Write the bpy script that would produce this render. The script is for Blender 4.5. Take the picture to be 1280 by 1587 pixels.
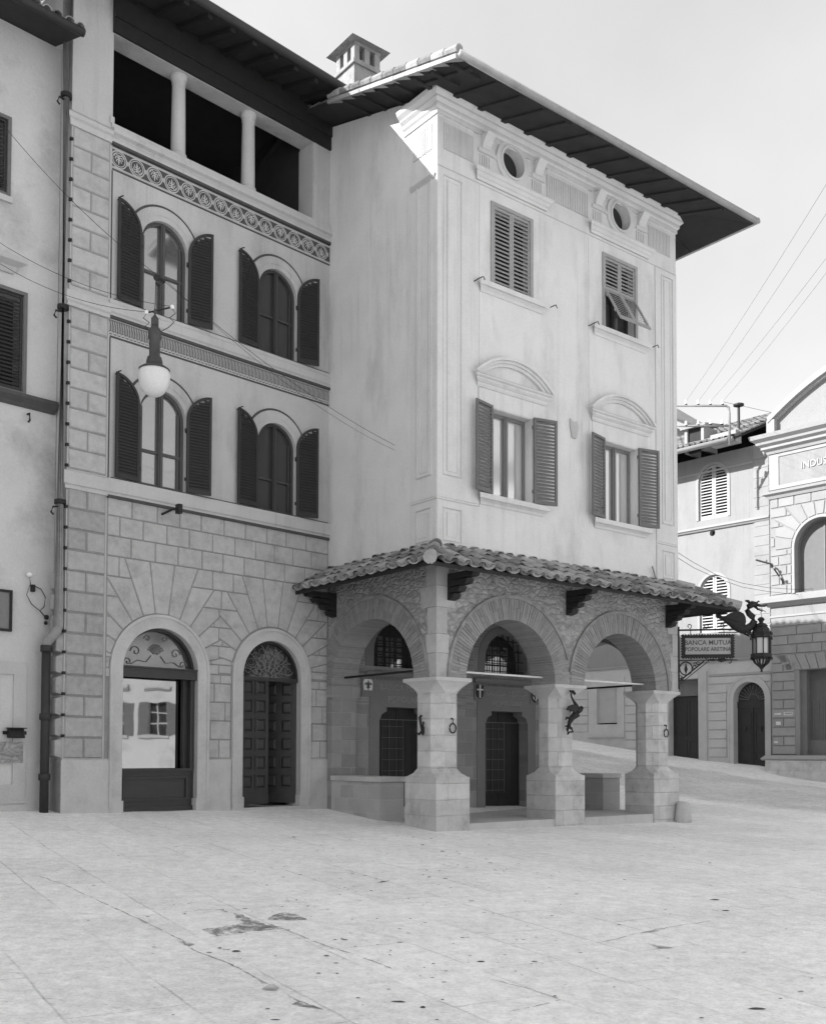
import bpy, bmesh, math, random
import numpy as np
from mathutils import Vector, Matrix
from mathutils.geometry import tessellate_polygon

for o in list(bpy.data.objects): bpy.data.objects.remove(o)
random.seed(7)
PI = math.pi
scn = bpy.context.scene

# ------------------------------------------------------------------ camera
PITCH, ROLL, TB, TA = .03632, .00265, .89766, .78152
F_PX, PPY = 1597.4, 1111.15
CAMH = 1.4273
cp, sp, cr, sr = math.cos(PITCH), math.sin(PITCH), math.cos(ROLL), math.sin(ROLL)
FW = Vector((0, cp, sp)); UP0 = Vector((0, -sp, cp)); RI0 = Vector((1, 0, 0))
RI = RI0 * cr + UP0 * sr; UP = UP0 * cr - RI0 * sr
cam_d = bpy.data.cameras.new('camera'); cam = bpy.data.objects.new('camera', cam_d)
scn.collection.objects.link(cam)
cam.matrix_world = Matrix(((RI.x, UP.x, -FW.x, 0), (RI.y, UP.y, -FW.y, 0), (RI.z, UP.z, -FW.z, CAMH), (0, 0, 0, 1)))
cam_d.sensor_fit = 'HORIZONTAL'; cam_d.sensor_width = 36; cam_d.lens = F_PX / 1280 * 36
cam_d.shift_y = (PPY - 793.5) / 1280; cam_d.clip_start = .05; cam_d.clip_end = 2000
scn.camera = cam
OC = Vector((0, 0, CAMH))
def ray(x, y): return FW + RI * ((x - 640) / F_PX) - UP * ((y - PPY) / F_PX)
def pt(x, y, depth): return OC + ray(x, y) * depth

# frames of the two main fronts (measured on the photograph, in metres)
dB = Vector((math.sin(TB), math.cos(TB), 0)); dS = Vector((-math.cos(TB), math.sin(TB), 0))
dA = Vector((math.sin(TA), math.cos(TA), 0)); nA = Vector((-dA.y, dA.x, 0))
C0 = Vector((.43, 19.012, 0)); J0 = C0 + dS * 3.612
ROTB = math.atan2(dB.y, dB.x); ROTA = math.atan2(dA.y, dA.x)

# ------------------------------------------------------------------ light
W = bpy.data.worlds.new('World'); scn.world = W; W.use_nodes = True
nt = W.node_tree; nt.nodes.clear()
L = dB * -1 + dS * .4; L = Vector((L.x, L.y, .62)).normalized()      # towards the sun
EL = math.asin(L.z); AZ = math.atan2(L.x, L.y)
sky = nt.nodes.new('ShaderNodeTexSky'); sky.sky_type = 'NISHITA'; sky.sun_disc = False
sky.sun_elevation = EL; sky.sun_rotation = AZ; sky.air_density = 1.3; sky.dust_density = 3.0; sky.ozone_density = 1
bw = nt.nodes.new('ShaderNodeRGBToBW'); bg = nt.nodes.new('ShaderNodeBackground'); out = nt.nodes.new('ShaderNodeOutputWorld')
gam = nt.nodes.new('ShaderNodeGamma'); gam.inputs[1].default_value = .36
nt.links.new(sky.outputs[0], bw.inputs[0]); nt.links.new(bw.outputs[0], gam.inputs[0]); tcw = nt.nodes.new('ShaderNodeTexCoord'); nzw = nt.nodes.new('ShaderNodeTexNoise'); nzw.inputs['Scale'].default_value = 2.2; nzw.inputs['Detail'].default_value = 6
nt.links.new(tcw.outputs['Generated'], nzw.inputs['Vector']); mrw = nt.nodes.new('ShaderNodeMapRange'); mrw.inputs[1].default_value = .3; mrw.inputs[2].default_value = .7; mrw.inputs[3].default_value = .78; mrw.inputs[4].default_value = 1.08
nt.links.new(nzw.outputs['Fac'], mrw.inputs[0]); mlw = nt.nodes.new('ShaderNodeMath'); mlw.operation = 'MULTIPLY'      # thin uneven haze
nt.links.new(gam.outputs[0], mlw.inputs[0]); nt.links.new(mrw.outputs[0], mlw.inputs[1]); nt.links.new(mlw.outputs[0], bg.inputs[0])
nt.links.new(bg.outputs[0], out.inputs[0]); bg.inputs[1].default_value = .15
sd = bpy.data.lights.new('sun', 'SUN'); sd.energy = 2.0; sd.angle = math.radians(.5); sd.color = (1, 1, 1)
so = bpy.data.objects.new('sun', sd); scn.collection.objects.link(so)
so.rotation_euler = L.to_track_quat('Z', 'Y').to_euler()
scn.view_settings.view_transform = 'Standard'; scn.view_settings.look = 'None'
scn.view_settings.exposure = 2.17; scn.view_settings.gamma = 1
scn.render.engine = 'CYCLES'
scn.cycles.max_bounces = 8; scn.cycles.diffuse_bounces = 5

# ------------------------------------------------------------------ materials (a black and white photograph: all greys)
def mat(name, v, var=.12, scale=3.0, rough=.85, bump=.15, bscale=None, stain=0.0, stain_scale=.6, island=0.0, metallic=0,
        brick=None, axis='xz', vor=None, spec=.3, streak=0.0, grain=.10, ragged=0):
    m = bpy.data.materials.new(name); m.use_nodes = True; t = m.node_tree; N = t.nodes; Lk = t.links
    b = N['Principled BSDF']; b.inputs['Roughness'].default_value = rough; b.inputs['Metallic'].default_value = metallic
    b.inputs['Specular IOR Level'].default_value = spec
    tc = N.new('ShaderNodeTexCoord'); co = tc.outputs['Object']
    def math_(op, a, c):
        n = N.new('ShaderNodeMath'); n.operation = op
        for i, q in enumerate((a, c)):
            if isinstance(q, (int, float)): n.inputs[i].default_value = q
            else: Lk.new(q, n.inputs[i])
        return n.outputs[0]
    def noise(sc, det=6, vec=None, ro=.6):
        n = N.new('ShaderNodeTexNoise'); n.inputs['Scale'].default_value = sc; n.inputs['Detail'].default_value = det
        n.inputs['Roughness'].default_value = ro; Lk.new(vec if vec else co, n.inputs['Vector']); return n.outputs['Fac']
    n1 = noise(scale); f = math_('MULTIPLY', math_('SUBTRACT', n1, .5), var * 3.2)
    n2 = noise(scale * 14, 3); f = math_('ADD', f, math_('MULTIPLY', math_('SUBTRACT', n2, .5), var * 1.6))
    if stain:
        mp = N.new('ShaderNodeMapping'); mp.inputs['Scale'].default_value = (1, 1, .35 if streak else 1); Lk.new(co, mp.inputs[0])
        n3 = noise(stain_scale, 8, mp.outputs[0], .68); s = math_('MAXIMUM', math_('SUBTRACT', n3, .5), 0)
        f = math_('SUBTRACT', f, math_('MULTIPLY', s, stain * 3.5))
    if streak:
        mp2 = N.new('ShaderNodeMapping'); mp2.inputs['Scale'].default_value = (5, 5, .22); Lk.new(co, mp2.inputs[0]); n7 = noise(1.0, 6, mp2.outputs[0], .7)
        n8 = noise(.33, 3, None, .5); f = math_('SUBTRACT', f, math_('MULTIPLY', math_('MULTIPLY', math_('MAXIMUM', math_('SUBTRACT', n7, .52), 0), math_('MAXIMUM', math_('SUBTRACT', n8, .40), 0)), 5.5))
    if island:
        g = N.new('ShaderNodeNewGeometry')
        f = math_('ADD', f, math_('MULTIPLY', math_('SUBTRACT', g.outputs['Random Per Island'], .5), island * 2))
    n5 = noise(38, 4, None, .8); f = math_('ADD', f, math_('MULTIPLY', math_('SUBTRACT', n5, .5), grain * 4))
    hgt = math_('ADD', math_('ADD', n2, math_('MULTIPLY', n5, .7)), math_('MULTIPLY', n1, .6))
    if brick:
        bw_, bh_, mort, msz, bvar = brick
        mp = N.new('ShaderNodeMapping'); Lk.new(co, mp.inputs[0])
        mp.inputs['Rotation'].default_value = (PI / 2, 0, 0) if axis == 'xz' else ((PI / 2, 0, PI / 2) if axis == 'yz' else (0, 0, 0))
        if axis == 'yz':
            sx = N.new('ShaderNodeSeparateXYZ'); cx_ = N.new('ShaderNodeCombineXYZ'); Lk.new(co, sx.inputs[0])
            Lk.new(sx.outputs[1], cx_.inputs[0]); Lk.new(sx.outputs[2], cx_.inputs[1]); vec = cx_.outputs[0]
        elif axis == 'xz':
            sx = N.new('ShaderNodeSeparateXYZ'); cx_ = N.new('ShaderNodeCombineXYZ'); Lk.new(co, sx.inputs[0])
            Lk.new(sx.outputs[0], cx_.inputs[0]); Lk.new(sx.outputs[2], cx_.inputs[1]); vec = cx_.outputs[0]
        else: vec = co
        dn = N.new('ShaderNodeTexNoise'); dn.inputs['Scale'].default_value = 5; Lk.new(vec, dn.inputs['Vector'])
        vm = N.new('ShaderNodeVectorMath'); vm.operation = 'MULTIPLY_ADD'; Lk.new(dn.outputs['Color'], vm.inputs[0])
        vm.inputs[1].default_value = (bh_ * .12,) * 3; Lk.new(vec, vm.inputs[2])
        br = N.new('ShaderNodeTexBrick'); Lk.new(vm.outputs[0], br.inputs['Vector']); br.inputs['Scale'].default_value = 1
        br.inputs['Brick Width'].default_value = bw_; br.inputs['Row Height'].default_value = bh_; br.inputs['Mortar Size'].default_value = msz
        br.inputs['Mortar Smooth'].default_value = .4
        br.inputs['Color1'].default_value = (0, 0, 0, 1); br.inputs['Color2'].default_value = (1, 1, 1, 1); br.inputs['Mortar'].default_value = (.5, .5, .5, 1)
        rb = N.new('ShaderNodeRGBToBW'); Lk.new(br.outputs['Color'], rb.inputs[0])
        f = math_('ADD', f, math_('MULTIPLY', math_('SUBTRACT', rb.outputs[0], .5), bvar * 2))
        f = math_('ADD', f, math_('MULTIPLY', br.outputs['Fac'], mort)); hgt = math_('SUBTRACT', hgt, math_('MULTIPLY', br.outputs['Fac'], 2.0))
    if vor:
        vs, vvar, vedge = vor
        mp = N.new('ShaderNodeMapping'); mp.inputs['Scale'].default_value = (1, 1, 1.45); Lk.new(co, mp.inputs[0])
        dn = N.new('ShaderNodeTexNoise'); dn.inputs['Scale'].default_value = 4; Lk.new(mp.outputs[0], dn.inputs['Vector'])
        vm = N.new('ShaderNodeVectorMath'); vm.operation = 'MULTIPLY_ADD'; Lk.new(dn.outputs['Color'], vm.inputs[0])
        vm.inputs[1].default_value = (.16,) * 3; Lk.new(mp.outputs[0], vm.inputs[2])
        vo = N.new('ShaderNodeTexVoronoi'); vo.inputs['Scale'].default_value = vs; Lk.new(vm.outputs[0], vo.inputs['Vector'])
        ve = N.new('ShaderNodeTexVoronoi'); ve.feature = 'DISTANCE_TO_EDGE'; ve.inputs['Scale'].default_value = vs; Lk.new(vm.outputs[0], ve.inputs['Vector'])
        rb = N.new('ShaderNodeRGBToBW'); Lk.new(vo.outputs['Color'], rb.inputs[0])
        f = math_('ADD', f, math_('MULTIPLY', math_('SUBTRACT', rb.outputs[0], .5), vvar * 2))
        e = N.new('ShaderNodeMapRange'); e.inputs[1].default_value = 0; e.inputs[2].default_value = .22; Lk.new(ve.outputs['Distance'], e.inputs[0])
        f = math_('SUBTRACT', f, math_('MULTIPLY', math_('SUBTRACT', 1, e.outputs[0]), vedge))
        hgt = math_('ADD', hgt, math_('MULTIPLY', e.outputs[0], 5.0))
    v_ = math_('MULTIPLY', math_('ADD', f, 1), v); v_ = math_('MINIMUM', math_('MAXIMUM', v_, .008), .9)
    cc = N.new('ShaderNodeCombineColor')
    for i in range(3): Lk.new(v_, cc.inputs[i])
    Lk.new(cc.outputs[0], b.inputs['Base Color'])
    if ragged:
        n6 = noise(ragged, 8, None, .75); Lk.new(math_('MINIMUM', math_('MAXIMUM', math_('MULTIPLY', math_('SUBTRACT', n6, .41), 5), 0), .82), b.inputs['Alpha'])
    if bump:
        bp = N.new('ShaderNodeBump'); bp.inputs['Strength'].default_value = bump; bp.inputs['Distance'].default_value = .02
        Lk.new(hgt, bp.inputs['Height']); Lk.new(bp.outputs[0], b.inputs['Normal'])
    return m
M = {}
M['plaster_pale'] = mat('plaster_pale', .62, .08, 1.2, bump=.25, stain=.34, stain_scale=.9, streak=1)
M['plaster_trim'] = mat('plaster_trim', .59, .06, 2, bump=.1, stain=.18, stain_scale=1.1, streak=1)
M['plaster_line'] = mat('plaster_line', .42, .1, 2, bump=.1)
M['plaster_grey'] = mat('plaster_grey', .45, .10, 1.4, bump=.3, stain=.42, stain_scale=.9, streak=1)
M['plaster_block'] = mat('plaster_block', .455, .15, 7, bump=.7, island=.06, stain=.4, stain_scale=1.8)
M['quoin_block'] = mat('quoin_block', .40, .20, 9, bump=.8, island=.10)
M['plaster_ledge'] = mat('plaster_ledge', .46, .07, 2, bump=.12, stain=.15, stain_scale=1.5, streak=1)
M['plaster_old'] = mat('plaster_old', .52, .10, 1.1, bump=.4, stain=.5, stain_scale=.7)
M['sgraffito_dark'] = mat('sgraffito_dark', .07, .25, 8, bump=.2)
M['sgraffito_pale'] = mat('sgraffito_pale', .45, .12, 8, bump=.2)
M['joint_tone'] = mat('joint_tone', .25, .2, 6, bump=.1)
M['groove'] = mat('groove', .13, .3, 6, bump=.2)
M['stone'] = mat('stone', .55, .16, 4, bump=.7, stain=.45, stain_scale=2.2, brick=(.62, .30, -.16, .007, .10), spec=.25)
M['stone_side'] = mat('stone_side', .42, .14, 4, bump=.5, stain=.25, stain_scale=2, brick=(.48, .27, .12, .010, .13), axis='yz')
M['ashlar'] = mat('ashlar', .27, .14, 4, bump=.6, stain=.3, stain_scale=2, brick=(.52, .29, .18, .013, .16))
M['angle_stone'] = mat('angle_stone', .42, .12, 5, bump=.4, stain=.25, stain_scale=3, island=.08)
M['stone_plain'] = mat('stone_plain', .52, .13, 5, bump=.6, stain=.4, stain_scale=2.5)
M['rubble'] = mat('rubble', .34, .24, 6, bump=.5, vor=(6.8, .20, .09), stain=.2, stain_scale=2)
M['brick'] = mat('brick', .27, .12, 9, bump=.5, island=.16, stain=.15, stain_scale=3)
M['brick_wall'] = mat('brick_wall', .27, .14, 6, bump=.6, brick=(.27, .065, .25, .008, .16), stain=.25, stain_scale=1.5)
M['tile'] = mat('roof_tile', .28, .30, 7, bump=.6, island=.5, stain=.5, stain_scale=5)
M['tile_pale'] = mat('verge_tile', .36, .15, 5, bump=.4, island=.25)
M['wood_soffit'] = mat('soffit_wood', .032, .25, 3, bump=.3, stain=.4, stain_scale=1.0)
M['wood_dark'] = mat('dark_wood', .02, .25, 8, rough=.6, bump=.25)
M['door_wood'] = mat('door_wood', .028, .2, 6, rough=.5, bump=.2, spec=.5)
M['door_dark'] = mat('dark_door', .022, .2, 6, rough=.6, bump=.15)
M['shutter_dark'] = mat('shutter_dark', .03, .15, 6, rough=.55, bump=.12)
M['shutter_mid'] = mat('shutter_mid', .13, .12, 6, rough=.6, bump=.12)
M['shutter_worn'] = mat('shutter_worn', .30, .12, 6, rough=.7, bump=.12)
M['shutter_pale'] = mat('shutter_pale', .42, .08, 6, rough=.7, bump=.1)
M['frame_dark'] = mat('frame_dark', .05, .15, 6, rough=.5, bump=.05)
M['frame_brown'] = mat('frame_brown', .075, .12, 6, rough=.5, bump=.05)
M['frame_mid'] = mat('frame_mid', .17, .12, 6, rough=.5, bump=.05)
M['iron'] = mat('wrought_iron', .025, .3, 20, rough=.55, bump=.3, metallic=.3)
M['pipe'] = mat('downpipe_metal', .27, .25, 3, rough=.6, bump=.15, stain=.3)
M['pipe_dark'] = mat('cast_iron_pipe', .035, .2, 5, rough=.6, bump=.15)
M['rod_pale'] = mat('skylit_rod', .62, .1, 8, rough=.5, bump=.05)  # same iron as the side rods; skylight on it put into the colour
M['porcelain'] = mat('porcelain', .75, .04, 8, rough=.25, bump=0, spec=.5)
M['globe'] = mat('opal_globe', .62, .03, 4, rough=.3, bump=0, spec=.5)
M['lamp_metal'] = mat('lamp_metal', .07, .2, 8, rough=.45, bump=.05, metallic=.5)
M['far_low'] = mat('far_low', .50, .07, 1.4, bump=.12, stain=.25, stain_scale=.9)  # paler ground-floor paint, raised further to lift the wall out of shade
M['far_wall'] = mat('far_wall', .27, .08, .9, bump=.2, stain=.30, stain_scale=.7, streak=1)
M['far_block'] = mat('far_block', .29, .06, 3, bump=.1, island=.05, stain=.2, stain_scale=1)
M['far_trim'] = mat('far_trim', .33, .06, 2, bump=.1)
M['far_lower'] = mat('far_lower', .30, .12, 3, bump=.3, island=.06, stain=.2, stain_scale=1)
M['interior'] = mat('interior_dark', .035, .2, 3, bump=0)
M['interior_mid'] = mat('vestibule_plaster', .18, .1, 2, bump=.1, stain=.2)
M['curtain'] = mat('curtain', .55, .1, 4, bump=0)
M['paper'] = mat('pasted_paper', .60, .15, 6, bump=.1)
M['etching'] = mat('etching', .20, .12, 6, bump=.1)
M['chimney_plaster'] = mat('chimney_plaster', .30, .2, 5, bump=.5, stain=.5, stain_scale=2)
M['white_paint'] = mat('white_paint', .62, .12, 6, bump=.1)
M['sign_face'] = mat('sign_face', .34, .12, 5, rough=.5, bump=.05)
M['sign_text'] = mat('sign_text', .07, .1, 5, rough=.5, bump=0)
def glass(name, v, met, rough=.03, wav=.0, spec=.5):
    m = bpy.data.materials.new(name); m.use_nodes = True; t = m.node_tree; b = t.nodes['Principled BSDF']
    b.inputs['Base Color'].default_value = (v, v, v, 1); b.inputs['Metallic'].default_value = met; b.inputs['Roughness'].default_value = rough
    b.inputs['Specular IOR Level'].default_value = spec
    n = t.nodes.new('ShaderNodeTexNoise'); n.inputs['Scale'].default_value = 1.6; n.inputs['Detail'].default_value = 1
    tc = t.nodes.new('ShaderNodeTexCoord'); t.links.new(tc.outputs['Object'], n.inputs['Vector'])
    bp = t.nodes.new('ShaderNodeBump'); bp.inputs['Strength'].default_value = wav; bp.inputs['Distance'].default_value = .01
    t.links.new(n.outputs[0], bp.inputs['Height']); t.links.new(bp.outputs[0], b.inputs['Normal'])
    return m
M['pane_sky'] = glass('pane_reflecting', .38, .75, .06, .5)
M['pane_pale'] = glass('pane_curtained', .62, .6, .1, .4)
M['pane_fan'] = glass('fanlight_glass', .15, .7, .08, .4)
M['pane_dark'] = glass('pane_dark', .05, .15, .08, .3)
M['pane_shop'] = glass('shop_glass', .23, 1.0, .02, .13)
M['pane_lantern'] = glass('lantern_glass', .40, .3, .3, .1)

# ------------------------------------------------------------------ mesh builder
def inset(poly, g):
    """inset a convex polygon (list of 2D) by g with half planes"""
    n = len(poly); area = sum(poly[i][0] * poly[(i + 1) % n][1] - poly[(i + 1) % n][0] * poly[i][1] for i in range(n))
    if area < 0: poly = poly[::-1]
    res = list(poly)
    for i in range(n):
        a, b = poly[i], poly[(i + 1) % n]; ex, ey = b[0] - a[0], b[1] - a[1]; l = math.hypot(ex, ey)
        if l < 1e-6: continue
        nx, ny = -ey / l, ex / l; c = a[0] * nx + a[1] * ny + g
        res = clip(res, nx, ny, c)
        if len(res) < 3: return []
    return res
def clip(poly, nx, ny, c):
    """keep nx*x+ny*y >= c"""
    r = []; n = len(poly)
    for i in range(n):
        a, b = poly[i], poly[(i + 1) % n]; da = a[0] * nx + a[1] * ny - c; db = b[0] * nx + b[1] * ny - c
        if da >= 0: r.append(a)
        if (da >= 0) != (db >= 0):
            t = da / (da - db); r.append((a[0] + (b[0] - a[0]) * t, a[1] + (b[1] - a[1]) * t))
    return r
class MB:
    def __init__(s, m=None): s.v = []; s.f = []; s.m = m; s.cuts = []
    def cut(s):
        if s.f: s.cuts.append((len(s.v), len(s.f)))
    def add(s, vs, fs):
        k = len(s.v); s.v += [tuple(s.m(*p)) if s.m else tuple(p) for p in vs]; s.f += [tuple(i + k for i in f) for f in fs]
    def box(s, a0, a1, b0, b1, c0, c1):
        s.add([(a, b, c) for a in (a0, a1) for b in (b0, b1) for c in (c0, c1)],
              [(0, 1, 3, 2), (4, 6, 7, 5), (0, 4, 5, 1), (2, 3, 7, 6), (0, 2, 6, 4), (1, 5, 7, 3)])
    def hull2(s, bot, top):
        """two matching rings of 3D points -> closed solid"""
        n = len(bot); s.add(list(bot) + list(top), [tuple(range(n))[::-1], tuple(range(n, 2 * n))] + [(i, (i + 1) % n, n + (i + 1) % n, n + i) for i in range(n)])
    def prism(s, outer, w0, w1, holes=()):
        """(u,z) polygon with holes extruded in w"""
        loops = [outer] + list(holes); flat = [p for lp in loops for p in lp]
        tr = tessellate_polygon([[Vector((p[0], p[1], 0)) for p in lp] for lp in loops]); n = len(flat)
        vs = [(p[0], w0, p[1]) for p in flat] + [(p[0], w1, p[1]) for p in flat]
        fs = [tuple(t) for t in tr] + [tuple(i + n for i in t[::-1]) for t in tr]; k = 0
        for lp in loops:
            m = len(lp)
            for i in range(m): a, b = k + i, k + (i + 1) % m; fs.append((a, b, b + n, a + n))
            k += m
        s.add(vs, fs)
    def block(s, poly, w0, w1, bev=.012):
        p2 = inset(poly, bev)
        if len(p2) != len(poly): p2 = poly
        n = len(poly); area = sum(poly[i][0] * poly[(i + 1) % n][1] - poly[(i + 1) % n][0] * poly[i][1] for i in range(n))
        if area < 0: poly = poly[::-1]
        if p2 is not poly:
            k = min(range(n), key=lambda j: math.hypot(p2[j][0] - poly[0][0], p2[j][1] - poly[0][1])); p2 = p2[k:] + p2[:k]
        s.hull2([(p[0], w0, p[1]) for p in poly], [(p[0], w1, p[1]) for p in p2])
    def mould(s, prof, u0, u1, m0=0, m1=0):
        """profile [(w,z)..] closed, run along u; m0/m1 mitre: +1 grows with w, 0 square"""
        s.hull2([(u0 - m0 * p[0], p[0], p[1]) for p in prof], [(u1 + m1 * p[0], p[0], p[1]) for p in prof])
    def tube(s, pts, r, n=6, cap=True):
        pts = [Vector(p) for p in pts]; rs = r if isinstance(r, (list, tuple)) else [r] * len(pts); ring = []
        up = Vector((0, 0, 1))
        for i, p in enumerate(pts):
            d = (pts[min(i + 1, len(pts) - 1)] - pts[max(i - 1, 0)]).normalized()
            a = d.cross(up); a = d.cross(Vector((1, 0, 0))) if a.length < 1e-3 else a; a.normalize(); b = d.cross(a)
            ring.append([tuple(p + (a * math.cos(2 * PI * j / n) + b * math.sin(2 * PI * j / n)) * rs[i]) for j in range(n)])
        vs = [q for rr in ring for q in rr]; fs = []
        for i in range(len(pts) - 1):
            for j in range(n): fs.append((i * n + j, i * n + (j + 1) % n, (i + 1) * n + (j + 1) % n, (i + 1) * n + j))
        if cap: fs += [tuple(range(n))[::-1], tuple(range((len(pts) - 1) * n, len(pts) * n))]
        s.add(vs, fs)
    def lathe(s, prof, c=(0, 0, 0), n=16):
        """prof [(r,z)] around the vertical through c"""
        vs = []; fs = []; m = len(prof)
        for r, z in prof:
            for j in range(n): vs.append((c[0] + max(r, 1e-4) * math.cos(2 * PI * j / n), c[1] + max(r, 1e-4) * math.sin(2 * PI * j / n), c[2] + z))
        for i in range(m - 1):
            for j in range(n): fs.append((i * n + j, i * n + (j + 1) % n, (i + 1) * n + (j + 1) % n, (i + 1) * n + j))
        fs += [tuple(range(n)), tuple(range((m - 1) * n, m * n))]; s.add(vs, fs)
    def ball(s, c, r, n=10, sc=(1, 1, 1)):
        s.lathe_ball(c, r, n, sc)
    def lathe_ball(s, c, r, n, sc):
        vs = []; fs = []; m = n // 2
        for i in range(m + 1):
            a = PI * i / m
            for j in range(n):
                b = 2 * PI * j / n; vs.append((c[0] + r * sc[0] * max(math.sin(a), 1e-3) * math.cos(b), c[1] + r * sc[1] * max(math.sin(a), 1e-3) * math.sin(b), c[2] + r * sc[2] * math.cos(a)))
        for i in range(m):
            for j in range(n): fs.append((i * n + j, i * n + (j + 1) % n, (i + 1) * n + (j + 1) % n, (i + 1) * n + j))
        s.add(vs, fs)
    def build(s, name, material, parent=None, smooth=False, label=None, kind=None, cat=None, group=None, bevel=0):
        if s.cuts:      # every piece marked off by cut() becomes an object of its own
            if s.cuts[-1][1] < len(s.f): s.cut()
            a = b = 0; res = []
            for (c, d) in s.cuts:
                if d > b: q = MB(); q.v = s.v[a:c]; q.f = [tuple(i - a for i in f) for f in s.f[b:d]]; res.append(q.build(name, material, parent, smooth, label, kind, cat, group, bevel))
                a, b = c, d
            return res[0]
        me = bpy.data.meshes.new(name); me.from_pydata(s.v, [], s.f)
        bm = bmesh.new(); bm.from_mesh(me); bmesh.ops.recalc_face_normals(bm, faces=bm.faces)
        if bevel:
            bmesh.ops.bevel(bm, geom=[e for e in bm.edges if len(e.link_faces) == 2 and e.calc_face_angle(0) > .6], offset=bevel, segments=1, affect='EDGES')
        bm.to_mesh(me); bm.free()
        if smooth:
            for p in me.polygons: p.use_smooth = True
        me.materials.append(M[material] if isinstance(material, str) else material)
        o = bpy.data.objects.new(name, me); scn.collection.objects.link(o)
        if parent: o.parent = parent
        tag(o, label, cat, group, kind); return o
def tag(o, label=None, cat=None, group=None, kind=None):
    if label: o['label'] = label
    if cat: o['category'] = cat
    if group: o['group'] = group
    if kind: o['kind'] = kind
def thing(name, label, cat, loc=(0, 0, 0), rz=0, group=None):
    o = bpy.data.objects.new(name, None); scn.collection.objects.link(o); o.location = loc; o.rotation_euler = (0, 0, rz)
    o.empty_display_size = .2; tag(o, label, cat, group); return o
def arch(c, z0, sp_, r, n=20, rz=None):
    """(u,z) loop of an arched opening"""
    rz = rz or r
    return [(c - r, z0)] + [(c - r * math.cos(PI * i / n), sp_ + rz * math.sin(PI * i / n)) for i in range(n + 1)] + [(c + r, z0)]
def ringpoly(c, z0, sp_, r0, r1, n=24, rz0=None, rz1=None):
    return arch(c, z0, sp_, r1, n, rz1) + arch(c, z0, sp_, r0, n, rz0)[::-1]
def rect(u0, u1, z0, z1): return [(u0, z0), (u0, z1), (u1, z1), (u1, z0)]
def text(body, size, parent, mfun, name='lettering', material='sign_text', ext=.006, bold=0.0, label=None, sx=1.0):
    """letters as a mesh; mfun maps (x right, y up, d out) to the parent's space"""
    cu = bpy.data.curves.new('t', 'FONT'); cu.body = body; cu.size = size; cu.align_x = 'CENTER'; cu.align_y = 'CENTER'; cu.extrude = ext; cu.offset = bold
    cu.resolution_u = 3; cu.space_line = .95
    ob = bpy.data.objects.new('t', cu); scn.collection.objects.link(ob); dg = bpy.context.evaluated_depsgraph_get(); dg.update()
    me = bpy.data.meshes.new_from_object(ob.evaluated_get(dg)); me.name = name
    for v in me.vertices: v.co = Vector(mfun(v.co.x * sx, v.co.y, v.co.z))
    me.materials.clear(); me.materials.append(M[material]); bpy.data.objects.remove(ob); bpy.data.curves.remove(cu)
    o = bpy.data.objects.new(name, me); scn.collection.objects.link(o); o.parent = parent
    if label: o['label'] = label
    return o
def front(y=0.0): return lambda u, w, z: (u, y - w, z)          # faces -Y of the thing
def side(x=0.0): return lambda u, w, z: (x - w, u, z)           # faces -X, u runs back
def rside(x=0.0): return lambda u, w, z: (x + w, u, z)          # faces +X

# ------------------------------------------------------------------ ground: one sheet, sloping as measured at the foot of the walls
d1 = Vector((math.sin(.7575), -math.cos(.7575), 0)); nin1 = Vector((-d1.y, d1.x, 0)); K1 = 38.0
P1 = OC + ray(1160, 1169) * K1; P1.z = 0
ROT1 = math.atan2(d1.y, d1.x)
def onA(u, w=0): return J0 + dA * u - nA * w
def onB(u, s): return C0 + dB * u + dS * s
ctrl = [(onA(-5.92), .40), (onA(-3), .34), (onA(0), .27), (onB(0, 0), .0), (onB(0, 1.8), .12), (onB(3.6, 0), -.045), (onB(7.2, 0), -.085), (onB(7.2, 4), .12), (onB(7.2, 8), .62),
        (onA(-10, -.4), .52), (onA(-20), .75), (onB(10, 0), -.05), (onB(13, 0), .02),
        (P1 + d1 * 0.6, 1.03), (P1 - d1 * 2.0, 1.22), (P1 - d1 * 4.4, 1.52), (P1 - d1 * 8, 2.04), (P1 - d1 * 16, 3.1), (P1 + d1 * 1.4, .70), (P1 + d1 * 3.2, .52), (P1 + d1 * 9, .15), (P1 + d1 * 20, -.3),
        (Vector((0, 6, 0)), -.27), (Vector((0, 0, 0)), -.42), (Vector((-8, 6, 0)), 0.0), (Vector((10, 6, 0)), -.5), (Vector((18, 14, 0)), -.35), (Vector((3, 13, 0)), -.17), (Vector((-4, 13, 0)), .1),
        (Vector((0, -25, 0)), -.9), (Vector((-30, -10, 0)), .3), (Vector((40, -5, 0)), -1.2), (Vector((60, 40, 0)), -.8), (Vector((-40, 50, 0)), 4), (Vector((20, 80, 0)), 4), (Vector((-60, 0, 0)), 1.0), (Vector((0, -60, 0)), -1.5)]
cx = np.array([[p.x, p.y] for p, z in ctrl]); cz = np.array([z for p, z in ctrl])
def phi(a, b):
    r2 = ((a[:, None, :] - b[None, :, :]) ** 2).sum(-1); return np.sqrt(r2)
n_ = len(cx); Am = np.zeros((n_ + 3, n_ + 3)); Am[:n_, :n_] = phi(cx, cx) + np.eye(n_) * -.15; Am[:n_, n_] = 1; Am[:n_, n_ + 1:] = cx; Am[n_, :n_] = 1; Am[n_ + 1:, :n_] = cx.T
wts = np.linalg.solve(Am, np.concatenate([cz, np.zeros(3)]))
def gz_many(a): return phi(a, cx) @ wts[:n_] + wts[n_] + a @ wts[n_ + 1:]
def gz(x, y): return float(gz_many(np.array([[x, y]]))[0])
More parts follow.
